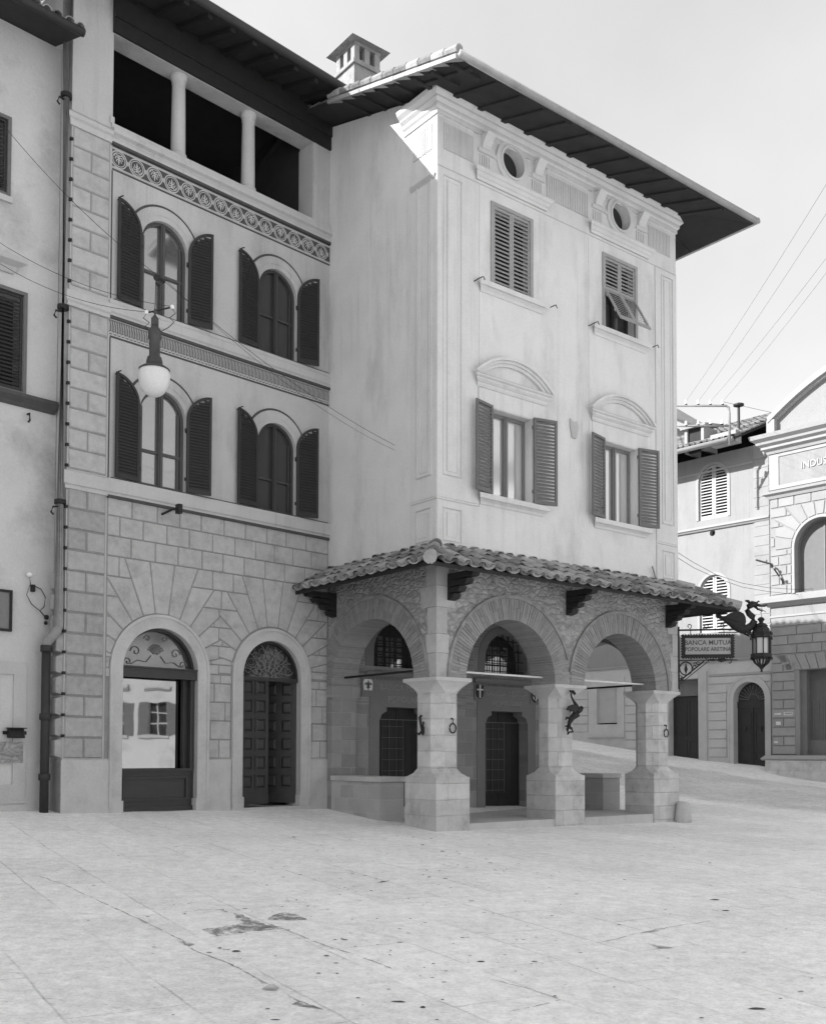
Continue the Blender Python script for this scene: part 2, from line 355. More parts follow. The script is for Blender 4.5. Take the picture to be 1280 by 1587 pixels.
def axis_pts(lo, a, b, hi, st):
    r = list(np.arange(a, b + 1e-6, st)); x = a; s_ = st
    while x > lo: s_ *= 1.35; x -= s_; r.insert(0, x)
    x = b; s_ = st
    while x < hi: s_ *= 1.35; x += s_; r.append(x)
    return np.array(r)
gxs = axis_pts(-300, -10, 17, 300, .3); gys = axis_pts(-150, 4, 44, 400, .3)
XX, YY = np.meshgrid(gxs, gys); pts_ = np.stack([XX.ravel(), YY.ravel()], 1); zz = gz_many(np.clip(pts_, -70, 90))
rg = np.random.RandomState(3); zz = zz + rg.normal(0, .0022, len(zz))
nx_, ny_ = len(gxs), len(gys)
gm = bpy.data.meshes.new('ground')
gm.from_pydata([(float(a), float(b), float(c)) for (a, b), c in zip(pts_, zz)], [], [(j * nx_ + i, j * nx_ + i + 1, (j + 1) * nx_ + i + 1, (j + 1) * nx_ + i) for j in range(ny_ - 1) for i in range(nx_ - 1)])
for p in gm.polygons: p.use_smooth = True
def ground_material():
    m = bpy.data.materials.new('worn_paving'); m.use_nodes = True; t = m.node_tree; N = t.nodes; Lk = t.links; b = N['Principled BSDF']; b.inputs['Roughness'].default_value = .9
    tc = N.new('ShaderNodeTexCoord'); co = tc.outputs['Object']
    def ma(op, a, c=0.0, cl=False):
        n = N.new('ShaderNodeMath'); n.operation = op; n.use_clamp = cl
        for i, q in enumerate((a, c)):
            if isinstance(q, (int, float)): n.inputs[i].default_value = q
            else: Lk.new(q, n.inputs[i])
        return n.outputs[0]
    def noise(sc, det=5, ro=.6, vec=None, col=False):
        n = N.new('ShaderNodeTexNoise'); n.inputs['Scale'].default_value = sc; n.inputs['Detail'].default_value = det; n.inputs['Roughness'].default_value = ro
        Lk.new(vec if vec else co, n.inputs['Vector']); return n.outputs['Color' if col else 'Fac']
    # paving laid along the direction of the worn joints
    mp = N.new('ShaderNodeMapping'); mp.inputs['Rotation'].default_value = (0, 0, math.atan2(.85, .525)); Lk.new(co, mp.inputs[0])
    vm = N.new('ShaderNodeVectorMath'); vm.operation = 'MULTIPLY_ADD'; Lk.new(noise(1.3, 3, col=True), vm.inputs[0]); vm.inputs[1].default_value = (.06, .06, 0); Lk.new(mp.outputs[0], vm.inputs[2])
    br = N.new('ShaderNodeTexBrick'); Lk.new(vm.outputs[0], br.inputs['Vector']); br.inputs['Scale'].default_value = 1; br.inputs['Brick Width'].default_value = 1.9; br.inputs['Row Height'].default_value = .78
    br.inputs['Mortar Size'].default_value = .014; br.inputs['Mortar Smooth'].default_value = .8; br.offset = .42
    br.inputs['Color1'].default_value = (0, 0, 0, 1); br.inputs['Color2'].default_value = (1, 1, 1, 1); br.inputs['Mortar'].default_value = (.5, .5, .5, 1)
    rb = N.new('ShaderNodeRGBToBW'); Lk.new(br.outputs['Color'], rb.inputs[0])
    wear = N.new('ShaderNodeMapRange'); Lk.new(noise(.55, 4), wear.inputs[0]); wear.inputs[1].default_value = .38; wear.inputs[2].default_value = .60
    joint = ma('MULTIPLY', br.outputs['Fac'], wear.outputs[0])
    f = ma('MULTIPLY', ma('SUBTRACT', noise(.45, 7, .65), .5), .5)
    f = ma('ADD', f, ma('MULTIPLY', ma('SUBTRACT', noise(7, 6, .75), .5), .85))
    f = ma('ADD', f, ma('MULTIPLY', ma('SUBTRACT', noise(32, 5, .82), .5), 1.0))
    f = ma('ADD', f, ma('MULTIPLY', ma('SUBTRACT', rb.outputs[0], .5), .09))
    f = ma('SUBTRACT', f, ma('MULTIPLY', joint, .30))
    # streaky dirt
    ms = N.new('ShaderNodeMapping'); ms.inputs['Scale'].default_value = (.8, 3.2, 1); ms.inputs['Rotation'].default_value = (0, 0, -.25); Lk.new(co, ms.inputs[0])
    st = N.new('ShaderNodeMapRange'); Lk.new(noise(2.6, 7, .72, ms.outputs[0]), st.inputs[0]); st.inputs[1].default_value = .60; st.inputs[2].default_value = .74
    f = ma('SUBTRACT', f, ma('MULTIPLY', st.outputs[0], .34))
    sp = N.new('ShaderNodeMapRange'); Lk.new(noise(17, 3, .6), sp.inputs[0]); sp.inputs[1].default_value = .66; sp.inputs[2].default_value = .74; f = ma('SUBTRACT', f, ma('MULTIPLY', sp.outputs[0], .22))
    # the darker roadway that climbs behind the portico
    sx = N.new('ShaderNodeSeparateXYZ'); Lk.new(co, sx.inputs[0])
    P = P1 - d1 * 2; nx, ny = nin1.x, nin1.y
    dist = ma('ADD', ma('MULTIPLY', sx.outputs[0], nx), ma('MULTIPLY', sx.outputs[1], ny)); dist = ma('ADD', dist, -(P.x * nx + P.y * ny)); dist = ma('ADD', dist, ma('MULTIPLY', ma('SUBTRACT', noise(.7, 5), .5), 1.6))
    r1 = N.new('ShaderNodeMapRange'); Lk.new(dist, r1.inputs[0]); r1.inputs[1].default_value = -2.6; r1.inputs[2].default_value = -3.1
    r2 = N.new('ShaderNodeMapRange'); Lk.new(dist, r2.inputs[0]); r2.inputs[1].default_value = -10.2; r2.inputs[2].default_value = -9.0
    xx = N.new('ShaderNodeMapRange'); Lk.new(sx.outputs[1], xx.inputs[0]); xx.inputs[1].default_value = 22.0; xx.inputs[2].default_value = 25.0
    f = ma('SUBTRACT', f, ma('MULTIPLY', ma('MULTIPLY', ma('MULTIPLY', r1.outputs[0], r2.outputs[0]), xx.outputs[0]), .27))
    v = ma('MAXIMUM', ma('MULTIPLY', ma('ADD', f, 1.0), .82), .05)
    cc = N.new('ShaderNodeCombineColor')
    for i in range(3): Lk.new(v, cc.inputs[i])
    Lk.new(cc.outputs[0], b.inputs['Base Color'])
    bp = N.new('ShaderNodeBump'); bp.inputs['Strength'].default_value = .5; bp.inputs['Distance'].default_value = .02
    Lk.new(ma('SUBTRACT', noise(22, 5, .7), ma('MULTIPLY', joint, 1.0)), bp.inputs['Height']); Lk.new(bp.outputs[0], b.inputs['Normal'])
    return m
gm.materials.append(ground_material())
go = bpy.data.objects.new('ground', gm); scn.collection.objects.link(go); tag(go, kind='structure')

# ------------------------------------------------------------------ shared parts of facades
def shutter(parent, m, hinge, sgn, wid, z0, z1, ang, material, arch_r=None, spring=None, name='shutter', pitch=.062, out=.05, stile=.055, label=None):
    """one louvred leaf folded back against the wall; sgn -1 left leaf, +1 right leaf; ang degrees off the wall"""
    a = math.radians(ang)
    def mm(p, b, z): return m(hinge + sgn * (p * math.cos(a) - b * math.sin(a)), out + p * math.sin(a) + b * math.cos(a), z)
    mb = MB(mm); t = .035
    def top(p):
        if arch_r is None: return z1
        return spring + math.sqrt(max(arch_r ** 2 - (arch_r - p) ** 2, 0))
    n = 12
    if arch_r is None:
        outer = [(0, z0), (0, z1), (wid, z1), (wid, z0)]; inner = [(stile, z0 + stile * 1.4), (stile, z1 - stile), (wid - stile, z1 - stile), (wid - stile, z0 + stile * 1.4)]
    else:
        outer = [(0, z0)] + [(wid * (i / n) ** 2, top(wid * (i / n) ** 2)) for i in range(n + 1)] + [(wid, z0)]
        ri = arch_r - stile; ins = [(arch_r - ri * math.cos(PI / 2 * i / n), spring + ri * math.sin(PI / 2 * i / n)) for i in range(n + 1)]
        ins = [p for p in ins if p[0] <= wid - stile - .004] + [(wid - stile, spring + math.sqrt(ri ** 2 - (arch_r - (wid - stile)) ** 2))]
        inner = [(stile, z0 + stile * 1.6)] + ins + [(wid - stile, z0 + stile * 1.6)]
    mb.prism(outer, 0, t, [inner])
    z = z0 + stile * 1.6 + .03; zt = max(p[1] for p in inner)
    while z < zt - .03:
        pl = stile
        if arch_r is not None and z + .03 > spring:
            q = (arch_r - stile) ** 2 - (z + .03 - spring) ** 2
            if q <= 0: break
            pl = arch_r - math.sqrt(q)
        if pl < wid - stile - .02:
            x0, x1 = pl - .004, wid - stile + .004
            hu, hd = (pitch * .62, pitch * .46) if pitch < .0625 else (.030, .016)
            mb.hull2([(x0, .004, z + hu - .006), (x0, .010, z + hu), (x0, t + .002, z - hd), (x0, t - .004, z - hd - .006)], [(x1, .004, z + hu - .006), (x1, .010, z + hu), (x1, t + .002, z - hd), (x1, t - .004, z - hd - .006)])
        z += pitch
    for hz in (z0 + .25, (spring or z1) - .2): mb.box(-.03, .05, -.012, .02, hz - .03, hz + .03)
    return mb.build(name, material, parent, label=label)

def arched_window(parent, m, c, z0, sp_, r, pane, frame='frame_dark', dep=.13, transom=.55):
    mb = MB(m); mb.prism(ringpoly(c, z0, sp_, r - .06, r + .02, 20), -dep, -dep + .07)
    mb.box(c - .045, c + .045, -dep - .005, -dep + .085, z0, sp_ + r - .02); mb.box(c - .018, c + .018, -dep, -dep + .105, z0, sp_ + r - .03)
    zt = z0 + (sp_ - z0) * transom
    mb.box(c - r + .03, c - .04, -dep + .002, -dep + .05, zt - .025, zt + .025); mb.box(c + .04, c + r - .03, -dep + .002, -dep + .05, zt - .025, zt + .025)
    mb.box(c - r + .03, c + r - .03, -dep + .004, -dep + .06, z0, z0 + .07)
    for q in (-1, 1): mb.box(c + q * (r - .10) - .02, c + q * (r - .10) + .02, -dep + .001, -dep + .045, z0, sp_ + .15)
    f = mb.build('window', frame, parent)
    pb = MB(m); pb.prism(arch(c, z0, sp_, r - .01, 16), -dep - .02, -dep + .012); pb.build('pane', pane, f)
    return f

def rust(mb, u0, u1, z0, pitch, rows, bw_, arches, gap=.013, proj=.018, seed=0, w0=-.004):
    """courses of plaster blocks, cut by the fans of wedge blocks over the arches. arches: (c, spring, r_out, lo, hi, tops)"""
    rnd = random.Random(seed)
    for a in arches:
        c, s_, ro, lo, hi, tops = a
        nW = len(tops); key = math.radians(7.5); st = (PI / 2 - key) / (nW - 1)
        for i, tr_ in enumerate(tops):
            for sg in ((1,) if i == 0 else (1, -1)):
                if i == 0: a0, a1 = PI / 2 - key, PI / 2 + key
                else: a0, a1 = PI / 2 - key - st * i, PI / 2 - key - st * (i - 1)
                if sg < 0: a0, a1 = PI - a1, PI - a0
                R = 6; zt = z0 + tr_ * pitch
                P = [(c + ro * math.cos(a0), s_ + ro * math.sin(a0)), (c + R * math.cos(a0), s_ + R * math.sin(a0)), (c + R * math.cos(a1), s_ + R * math.sin(a1)), (c + ro * math.cos(a1), s_ + ro * math.sin(a1))]
                P = clip(P, 0, -1, -zt); P = clip(P, 1, 0, lo); P = clip(P, -1, 0, -hi)
                # widest reach of this wedge: keep the next step vertical
                if i > 0:
                    reach = abs((zt - s_) / math.tan(PI / 2 - key - st * i)) if i < nW - 1 else 9
                    reach = min(reach, ro + .62)
                    P = clip(P, -sg, 0, -(sg * c + reach))
                P = inset(P, gap / 2)
                if len(P) >= 3: mb.block(P, w0, proj)
    for k in range(rows):
        za, zb = z0 + k * pitch, z0 + (k + 1) * pitch; x = u0 - (bw_ / 2 if k % 2 else 0)
        while x < u1 - .01:
            xe = x + bw_ * (1 + .06 * rnd.uniform(-1, 1)); xe = u1 if u1 - xe < .12 else xe
            pieces = [rect(max(x, u0), min(xe, u1), za, zb)]
            for a in arches:
                c, s_, ro, lo, hi, tops = a; nW = len(tops); key = math.radians(7.5); st = (PI / 2 - key) / (nW - 1); new = []
                for p in pieces:
                    if zb <= s_ + .02:
                        L_ = clip(p, -1, 0, -(c - ro)); R_ = clip(p, 1, 0, c + ro)
                    else:
                        out_ = [i for i in range(nW) if z0 + tops[i] * pitch >= zb - .01]
                        if not out_: new.append(p); continue
                        i = max(out_); an = PI / 2 - key - st * i
                        reach = min(abs((z0 + tops[i] * pitch - s_) / math.tan(an)) if i < nW - 1 else 9, ro + .62)
                        nx, ny = math.sin(an), -math.cos(an)     # outside of the right-hand ray
                        R_ = clip(p, nx, ny, c * nx + s_ * ny); L_ = clip(p, -nx, ny, -c * nx + s_ * ny)
                        R2 = clip(p, 1, 0, c + reach); L2 = clip(p, -1, 0, -(c - reach))
                        if len(R2) > 2 and (len(R_) < 3 or min(q[0] for q in R2) < min(q[0] for q in R_)): R_ = R2
                        if len(L2) > 2 and (len(L_) < 3 or max(q[0] for q in L2) > max(q[0] for q in L_)): L_ = L2
                    if za < s_ + .05: R_ = clip(R_, 1, 0, c + ro * .985) if len(R_) > 2 else []; L_ = clip(L_, -1, 0, -(c - ro * .985)) if len(L_) > 2 else []
                    if max(q[0] for q in p) > c: L_ = clip(L_, -1, 0, -c) if len(L_) > 2 else []
                    if min(q[0] for q in p) < c: R_ = clip(R_, 1, 0, c) if len(R_) > 2 else []
                    for q in (L_, R_):
                        if len(q) > 2 and max(v[0] for v in q) - min(v[0] for v in q) > .09: new.append(q)
                pieces = new
            for p in pieces:
                p = inset(p, gap / 2)
                if len(p) >= 3: mb.block(p, w0, proj)
            x = xe

def tiles(mb, P, a, u, n, length, slope, e0=0.0, e1=0.0, wid=.20, cover=.36, tl=.44, r=.085, lift=.03, jit=1.0, seed=1, pans=False):
    """rows of half-round clay tiles: P eave start, a unit along the eave, u unit up the slope, n normal; e0/e1 how far the row is shortened per metre up the slope"""
    rnd = random.Random(seed); k = int(length / wid)
    for i in range(k + 1):
        x = (i + .5) * wid; rows = int(slope / cover) + 1
        for j in range(rows):
            y = j * cover - .05
            if x < e0 * (y + .2) + .02 or x > length - e1 * (y + .2) - .02: continue
            rr = r * (1 + .08 * rnd.uniform(-1, 1) * jit); dx = rnd.uniform(-.012, .012) * jit; dy = rnd.uniform(-.03, .03) * jit; sk = rnd.uniform(-.014, .014) * jit
            l = min(tl, slope - y + .04)
            vs = []; m_ = 5
            for end, (yy, rad, hh) in enumerate(((y + dy, rr, lift + .022), (y + dy + l, rr * .82, lift))):
                for rad2 in (rad, rad - .014):
                    for q in range(m_ + 1):
                        th = PI * q / m_; p = P + a * (x + dx + sk * end + rad2 * math.cos(th)) + u * yy + n * (hh + rad2 * math.sin(th) * .85); vs.append(tuple(p))
            w_ = m_ + 1; fs = []
            for q in range(m_):
                fs += [(q, q + 1, 2 * w_ + q + 1, 2 * w_ + q), (w_ + q, 3 * w_ + q, 3 * w_ + q + 1, w_ + q + 1), (q, w_ + q, w_ + q + 1, q + 1), (2 * w_ + q, 2 * w_ + q + 1, 3 * w_ + q + 1, 3 * w_ + q)]
            fs += [(0, 2 * w_, 3 * w_, w_), (m_, w_ + m_, 3 * w_ + m_, 2 * w_ + m_)]
            mb.add(vs, fs)
            if pans and x + wid < length - e1 * (y + .2):
                vs2 = []; xp = x + wid / 2 + rnd.uniform(-.01, .01); rp = wid / 2 - .02
                for yy, hh in ((y - .02 + dy * .5, .05), (y - .02 + l, .03)):
                    for q in range(m_ + 1): th = PI * q / m_; vs2.append(tuple(P + a * (xp + rp * math.cos(th)) + u * yy + n * (hh + lift + .03 - rp * math.sin(th) * .62)))
                    for q in range(m_ + 1): th = PI * q / m_; vs2.append(tuple(P + a * (xp + rp * math.cos(th)) + u * yy + n * (hh + lift + .014 - rp * math.sin(th) * .62)))
                mb.add(vs2, fs)

# ================================================================== CORNER BUILDING WITH THE PORTICO (x along the front, y into the building)
B = thing('corner_building', 'pale three storey corner building above a brick arched portico, with deep dark eaves', 'building', C0, ROTB)
WB = 7.2; fB, sB, rB = front(), side(), rside(WB)
ZT = 13.94; ZR = 5.20
w1c, w2c = 1.94, 5.22
# ---- upper walls
mb = MB(fB)
holes = [rect(c - .55, c + .55, 6.45, 8.18) for c in (w1c, w2c)] + [rect(c - .50, c + .50, 10.62, 12.22) for c in (w1c, w2c)]
def circ(c, z, r, n=28, rz=None): return [(c + r * math.cos(2 * PI * i / n), z + (rz or r) * math.sin(2 * PI * i / n)) for i in range(n)]
holes += [circ(c, 13.25, .30) for c in (w1c, w2c)]
mb.prism(rect(0, WB, ZR - .02, ZT), -.42, 0, holes); mb.build('front_wall', 'plaster_pale', B)
mb = MB(sB); mb.prism([(.42, ZR - .02), (.42, 14.03), (4, 15.10), (9, 13.60), (9, ZR - .02)], -.4, 0); mb.box(3.95, 9, -.4, 0, -1, ZR - .02)
mb.m = rB; mb.prism(rect(.42, 9, ZR - .02, ZT), -.4, 0); mb.box(3.95, 9, -.4, 0, -1, ZR - .02)
mb.m = front(9); mb.box(0, WB, -.3, 0, -1, ZT)
mb.build('side_wall', 'plaster_pale', B)
mb = MB(fB); mb.box(.4, WB - .4, -1.3, -.9, ZR, ZT - .1); mb.build('inner_partition', 'interior', B)
# ---- corner pilasters: raised strips with a sunk panel outlined
def panel(mb, u0, u1, z0, z1, t=.028, w=.014):
    mb.prism(rect(u0, u1, z0, z1), 0.002, w, [[(u0 + t, z0 + t), (u0 + t, z1 - t), (u1 - t, z1 - t), (u1 - t, z0 + t)]])
trim = MB(); lines = MB()
for m, flip in ((fB, 0), (fB, 1), (sB, 0), (rB, 0)):
    trim.m = lines.m = m
    a0, a1 = ((0.0, 1.05) if not flip else (WB - .76, WB)) if m is fB else (0, .78)
    if m is not fB: a0 = 0
    q0, q1 = (a0 + .14, a0 + .60) if not flip else (WB - .56, WB - .14)
    trim.prism(rect(a0, a1, ZR, 6.16), .002, .016); trim.prism(rect(a0, a1, 6.24, 12.52), .002, .012)
    for (z0, z1) in ((5.42, 6.06), (6.66, 12.4)):
        panel(trim, q0, q1, z0, z1, .03, .028); panel(trim, q0 + .085, q1 - .085, z0 + .085, z1 - .085, .02, .022)
        lines.box(q0, q1, .026, .033, z1 - .028, z1 - .016); lines.box(q0 + .01, q1 - .01, .026, .031, z0 + .006, z0 + .014)
        lines.box(q1 - .022, q1 - .014, .026, .032, z0, z1 - .03); lines.box(q0 + .092, q0 + .102, .020, .026, z0 + .1, z1 - .1)
    lines.prism(rect(a0, a1 if m is not fB else a1, 6.185, 6.205), .0, .006); trim.cut(); lines.cut()
trim.m = lines.m = fB
lines.box(1.056, 1.068, 0, .006, 6.2, 12.54); lines.box(WB - .775, WB - .763, 0, .006, 5.4, 12.54); lines.box(4.20, 4.21, 0, .003, 6.3, 12.5)
lines.box(0, WB, 0, .006, 12.535, 12.553)
trim.build('corner_pilaster', 'plaster_trim', B); lines.build('incised_line', 'plaster_line', B)
# ---- cornice and frieze
prof = [(0, 13.52), (.03, 13.52), (.03, 13.60), (.07, 13.64), (.07, 13.70), (.13, 13.76), (.13, 13.79), (.20, 13.86), (.22, 13.935), (0, 13.935)]
mb = MB(fB); mb.mould(prof, 0, WB, 1, 1)
mb.m = sB; mb.mould(prof, 0, 1.0, 1, 0); mb.m = rB; mb.mould(prof, 0, 9, 1, 0)
mb.build('cornice', 'plaster_trim', B)
mb = MB(fB); mb.m = sB; prof2 = [(0, 12.3), (.02, 12.3), (.05, 12.36), (.05, 12.40), (0, 12.42)]
mb.mould(prof2, .08, .78, 1, 0); mb.build('pilaster_capital', 'plaster_line', B)
fl = MB(fB); dk = MB(fB)
def fluted(u0, u1, z0, z1, n):
    s_ = (u1 - u0) / n
    for i in range(n): fl.prism(rect(u0 + i * s_, u0 + i * s_ + s_ * .6, z0, z1), .002, .022)
    dk.prism(rect(u0 - .01, u1 - s_ * .4 + .01, z0 - .01, z1 + .01), .001, .004)
for u0, u1, n in ((.16, .93, 15), (2.94, 4.21, 24), (6.22, 7.0, 15)): fluted(u0, u1, 12.90, 13.40, n)
fl.m = dk.m = sB; fluted(.16, .74, 12.90, 13.40, 9); fl.m = dk.m = fB
for c in (w1c, w2c):
    for sg in (-1, 1):
        uu = c + sg * .72; fluted(uu - .15, uu + .15, 12.86, 13.14, 5)
        # scrolled bracket above the small pilaster
        for k in range(8):
            t0, t1 = k / 8, (k + 1) / 8
            p0 = .05 + .16 * t0 ** 1.6; p1 = .05 + .16 * t1 ** 1.6
            fl.hull2([(uu - .11, .0, 13.26 + .26 * t0), (uu - .11, p0, 13.26 + .26 * t0), (uu - .11, p1, 13.26 + .26 * t1), (uu - .11, .0, 13.26 + .26 * t1)], [(uu + .11, .0, 13.26 + .26 * t0), (uu + .11, p0, 13.26 + .26 * t0), (uu + .11, p1, 13.26 + .26 * t1), (uu + .11, .0, 13.26 + .26 * t1)])
        fl.prism(rect(uu - .19, uu + .19, 13.17, 13.25), .002, .05); fl.prism([(uu - .2 * sg, 13.17), (uu - .2 * sg, 13.25), (c + sg * .34, 13.25), (c + sg * .38, 13.17)], .002, .035)
        dk.prism(rect(uu - .30 if sg < 0 else uu + .19, uu - .19 if sg < 0 else uu + .30, 13.5, 13.52), .001, .01)
    fl.prism(circ(c, 13.25, .44), .002, .045, [circ(c, 13.25, .33)[::-1]]); fl.prism(circ(c, 13.25, .34), .0, .07, [circ(c, 13.25, .295)[::-1]])
    lp = [(0, 12.60), (.03, 12.60), (.05, 12.64), (.05, 12.67), (.10, 12.71), (.10, 12.74), (.15, 12.78), (.15, 12.81), (0, 12.83)]
    fl.mould(lp, c - .93, c + .93, 1, 1)
for c in (w1c, w2c):
    for z, w in ((12.672, .052), (12.742, .102), (12.605, .032)): dk.box(c - .93 - w, c + .93 + w, w - .02, w + .004, z - .006, z + .004)  # dark strips deepen the shade and dust lines under ledge mouldings
for z, w in ((13.602, .032), (13.702, .072), (13.792, .132)): dk.box(-w, WB + w, w - .01, w + .004, z - .006, z + .005)  # likewise, shade lines coloured in under the main cornice
fl.build('frieze_relief', 'plaster_trim', B); dk.build('recess_and_shade_line', 'plaster_line', B)
for c in (w1c, w2c):
    mb = MB(fB); mb.prism(circ(c, 13.25, .31), -.20, -.17); o_ = mb.build('round_window', 'interior', B)
# ---- windows of the upper floors
def b_window(c, z0, z1, h, leaves, pane, lab=None):
    mb = MB(fB)
    u0, u1 = c - h, c + h
    mb.prism(rect(u0 - .005, u1 + .005, z0 - .005, z1 + .005), -.26, -.19, [rect(u0 + .06, u1 - .06, z0 + .07, z1 - .07)[::-1]])
    mb.box(c - .055, c + .055, -.262, -.17, z0 + .03, z1 - .03); mb.box(c - .02, c + .02, -.25, -.15, z0 + .04, z1 - .04)
    f = mb.build('window', 'frame_mid', B, label=lab)
    p = MB(fB); p.prism(rect(u0 + .02, u1 - .02, z0 + .02, z1 - .02), -.245, -.228); p.build('pane', pane, f)
    s_ = MB(fB); sp_ = [(0, z0 - .20), (.02, z0 - .20), (.04, z0 - .15), (.10, z0 - .10), (.12, z0 - .10), (.13, z0 - .005), (0, z0 - .003)]
    s_.mould(sp_, c - .84, c + .84, 1, 1); s_.build('sill', 'plaster_trim', f)
    l2 = MB(fB); l2.box(c - .84, c + .84, .118, .128, z0 - .112, z0 - .10); l2.build('sill_line', 'plaster_line', f)
    return f
for i, c in enumerate((w1c, w2c)):
    f = b_window(c, 6.45, 8.18, .55, None, 'pane_pale')
    shutter(f, fB, c - .57, -1, .55, 6.47, 8.22, 13, 'shutter_mid', out=.03, pitch=.07)
    shutter(f, fB, c + .57, 1, .55, 6.47, 8.22, 14, 'shutter_mid', out=.03, pitch=.07)
    # the curved pediment over the window
    pm = MB(fB); pp = [(0, 8.54), (.02, 8.54), (.05, 8.58), (.05, 8.62), (.10, 8.66), (.10, 8.70), (.14, 8.72), (.14, 8.75), (0, 8.76)]
    pm.mould(pp, c - .92, c + .92, 1, 1)
    pl = MB(fB)
    R0 = (1.02 ** 2 + .42 ** 2) / (2 * .42); zc = 8.76 + .42 - R0; am = math.asin(1.02 / R0)
    for (ra, rb_, wa) in ((-.0, -.05, .15), (-.05, -.10, .10), (-.10, -.16, .06)):
        arc = [(c + (R0 + .06 + ra) * math.sin(-am + 2 * am * k / 20), zc + (R0 + .06 + ra) * math.cos(-am + 2 * am * k / 20)) for k in range(21)]
        arc2 = [(c + (R0 + .06 + rb_) * math.sin(-am + 2 * am * k / 20), zc + (R0 + .06 + rb_) * math.cos(-am + 2 * am * k / 20)) for k in range(21)]
        pm.prism(arc + arc2[::-1], 0, wa)
    pm.build('pediment', 'plaster_trim', f)
    for z, w in ((8.622, .052), (8.702, .102), (8.752, .142)): pl.box(c - .92 - w, c + .92 + w, w - .02, w + .004, z - .006, z + .004)  # dark strips strengthen shade and dust lines under the pediment mouldings
    pl.build('pediment_shade_line', 'plaster_line', f); pl = MB(fB)
    pl.prism(rect(c - .92, c + .92, 8.20, 8.53), .001, .012); pl.build('window_head', 'plaster_trim', f)
    f2 = b_window(c, 10.62, 12.22, .50, None, 'pane_dark'); f2.data.materials[0] = M['frame_dark']
    st = MB(fB)
    st.prism(rect(c - .58, c + .58, 10.58, 12.30), -.02, .03, [rect(c - .50, c + .50, 10.63, 12.23)[::-1]]); st.build('shutter_frame', 'shutter_worn', f2)
    if i == 0:
        for q in (-1, 1): shutter(f2, fB, c + q * .505, -q, .50, 10.63, 12.23, 0, 'shutter_worn', out=-.035, pitch=.082, stile=.05)
    else:
        for q in (-1, 1): shutter(f2, fB, c + q * .505, -q, .50, 11.52, 12.23, 0, 'shutter_worn', out=-.035, pitch=.082, stile=.05)
        ph = math.radians(29); zh = 11.54
        def flap(u, w, z): return (u, -(.0 + (zh - z) * math.sin(ph) + w * math.cos(ph)), zh - (zh - z) * math.cos(ph) + w * math.sin(ph))
        for q in (-1, 1): shutter(f2, flap, c + q * .505, -q, .50, 10.62, 11.53, 0, 'shutter_worn', out=-.02, pitch=.07, stile=.05, name='tilted_flap')
    hk = MB(fB)
    for q in (-1, 1): hk.tube([(c + q * 1.0 - .02, 0, 10.56), (c + q * 1.0 - .02, .16, 10.57), (c + q * 1.0 + .05, .20, 10.61), (c + q * 1.0 + .09, .20, 10.55)], .011, 5)
    hk.build('shutter_stay', 'iron', f2)
# small carved tablet between the windows
mb = MB(fB); mb.block([(3.66, 8.04), (3.78, 8.04), (3.86, 8.30), (3.80, 8.42), (3.70, 8.38), (3.60, 8.44), (3.60, 8.28)], 0, .03); mb.build('carved_tablet', 'plaster_line', B)

# ---- roof
EV = 1.4; zf = lambda y: 13.52 + .3 * (y + EV)
X0, X1, Y0, Y1 = -.70, 8.21, -EV, 9.4; YM = (Y0 + Y1) / 2; XR = X1 - (YM - Y0); ZRG = zf(YM)
def slab(mb, pts, t=.07):
    mb.hull2([(p[0], p[1], p[2]) for p in pts], [(p[0], p[1], p[2] + t) for p in pts])
mb = MB(); slab(mb, [(X0, Y0, zf(Y0)), (X1, Y0, zf(Y0)), (XR, YM, ZRG), (X0, YM, ZRG)]); slab(mb, [(X1, Y0, zf(Y0)), (X1, Y1, zf(Y0)), (XR, YM, ZRG)]); slab(mb, [(X0, YM, ZRG), (XR, YM, ZRG), (X1, Y1, zf(Y0)), (X0, Y1, zf(Y0))])
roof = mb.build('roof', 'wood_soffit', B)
mb = MB(); x = X0 + .3
while x < 7.3:
    a_ = zf(Y0 + .06); b_ = zf(.02); mb.hull2([(x, Y0 + .06, a_ - .04), (x + .12, Y0 + .06, a_ - .04), (x + .12, Y0 + .06, a_ - .003), (x, Y0 + .06, a_ - .003)], [(x, .02, b_ - .04), (x + .12, .02, b_ - .04), (x + .12, .02, b_ - .003), (x, .02, b_ - .003)]); mb.cut(); x += .62
y = .3
while y < 9:
    a_ = zf(Y0 + .06); b_ = a_ + .3 * .92; mb.hull2([(X1 - .06, y, a_ - .04), (X1 - .06, y + .12, a_ - .04), (X1 - .06, y + .12, a_ - .003), (X1 - .06, y, a_ - .003)], [(WB + .02, y, b_ - .04), (WB + .02, y + .12, b_ - .04), (WB + .02, y + .12, b_ - .003), (WB + .02, y, b_ - .003)]); mb.cut(); y += .62
y = -1.2
while y < 2.6:
    z_ = zf(y); mb.hull2([(X0 + .05, y, z_ - .05), (X0 + .05, y + .1, z_ - .03), (X0 + .05, y + .1, z_ + .02), (X0 + .05, y, z_ - .0)], [(-.0, y, z_ - .05), (-.0, y + .1, z_ - .03), (-.0, y + .1, z_ + .02), (-.0, y, z_)]); mb.cut(); y += .55
mb.build('rafter', 'wood_soffit', roof)
mb = MB(); sl = Vector((0, 1, .3)).normalized(); nn = Vector((0, -.3, 1)).normalized()
tiles(mb, Vector((X0, Y0 + .08, zf(Y0) + .08)), Vector((1, 0, 0)), sl, nn, X1 - X0, 5.6, 0, 1.0, seed=2)
tiles(mb, Vector((X1 - .08, Y0, zf(Y0) + .08)), Vector((0, 1, 0)), Vector((-1, 0, .3)).normalized(), Vector((.3, 0, 1)).normalized(), Y1 - Y0, 5.6, 1.0, 1.0, seed=3)
mb.build('roof_tiles', 'tile', roof)
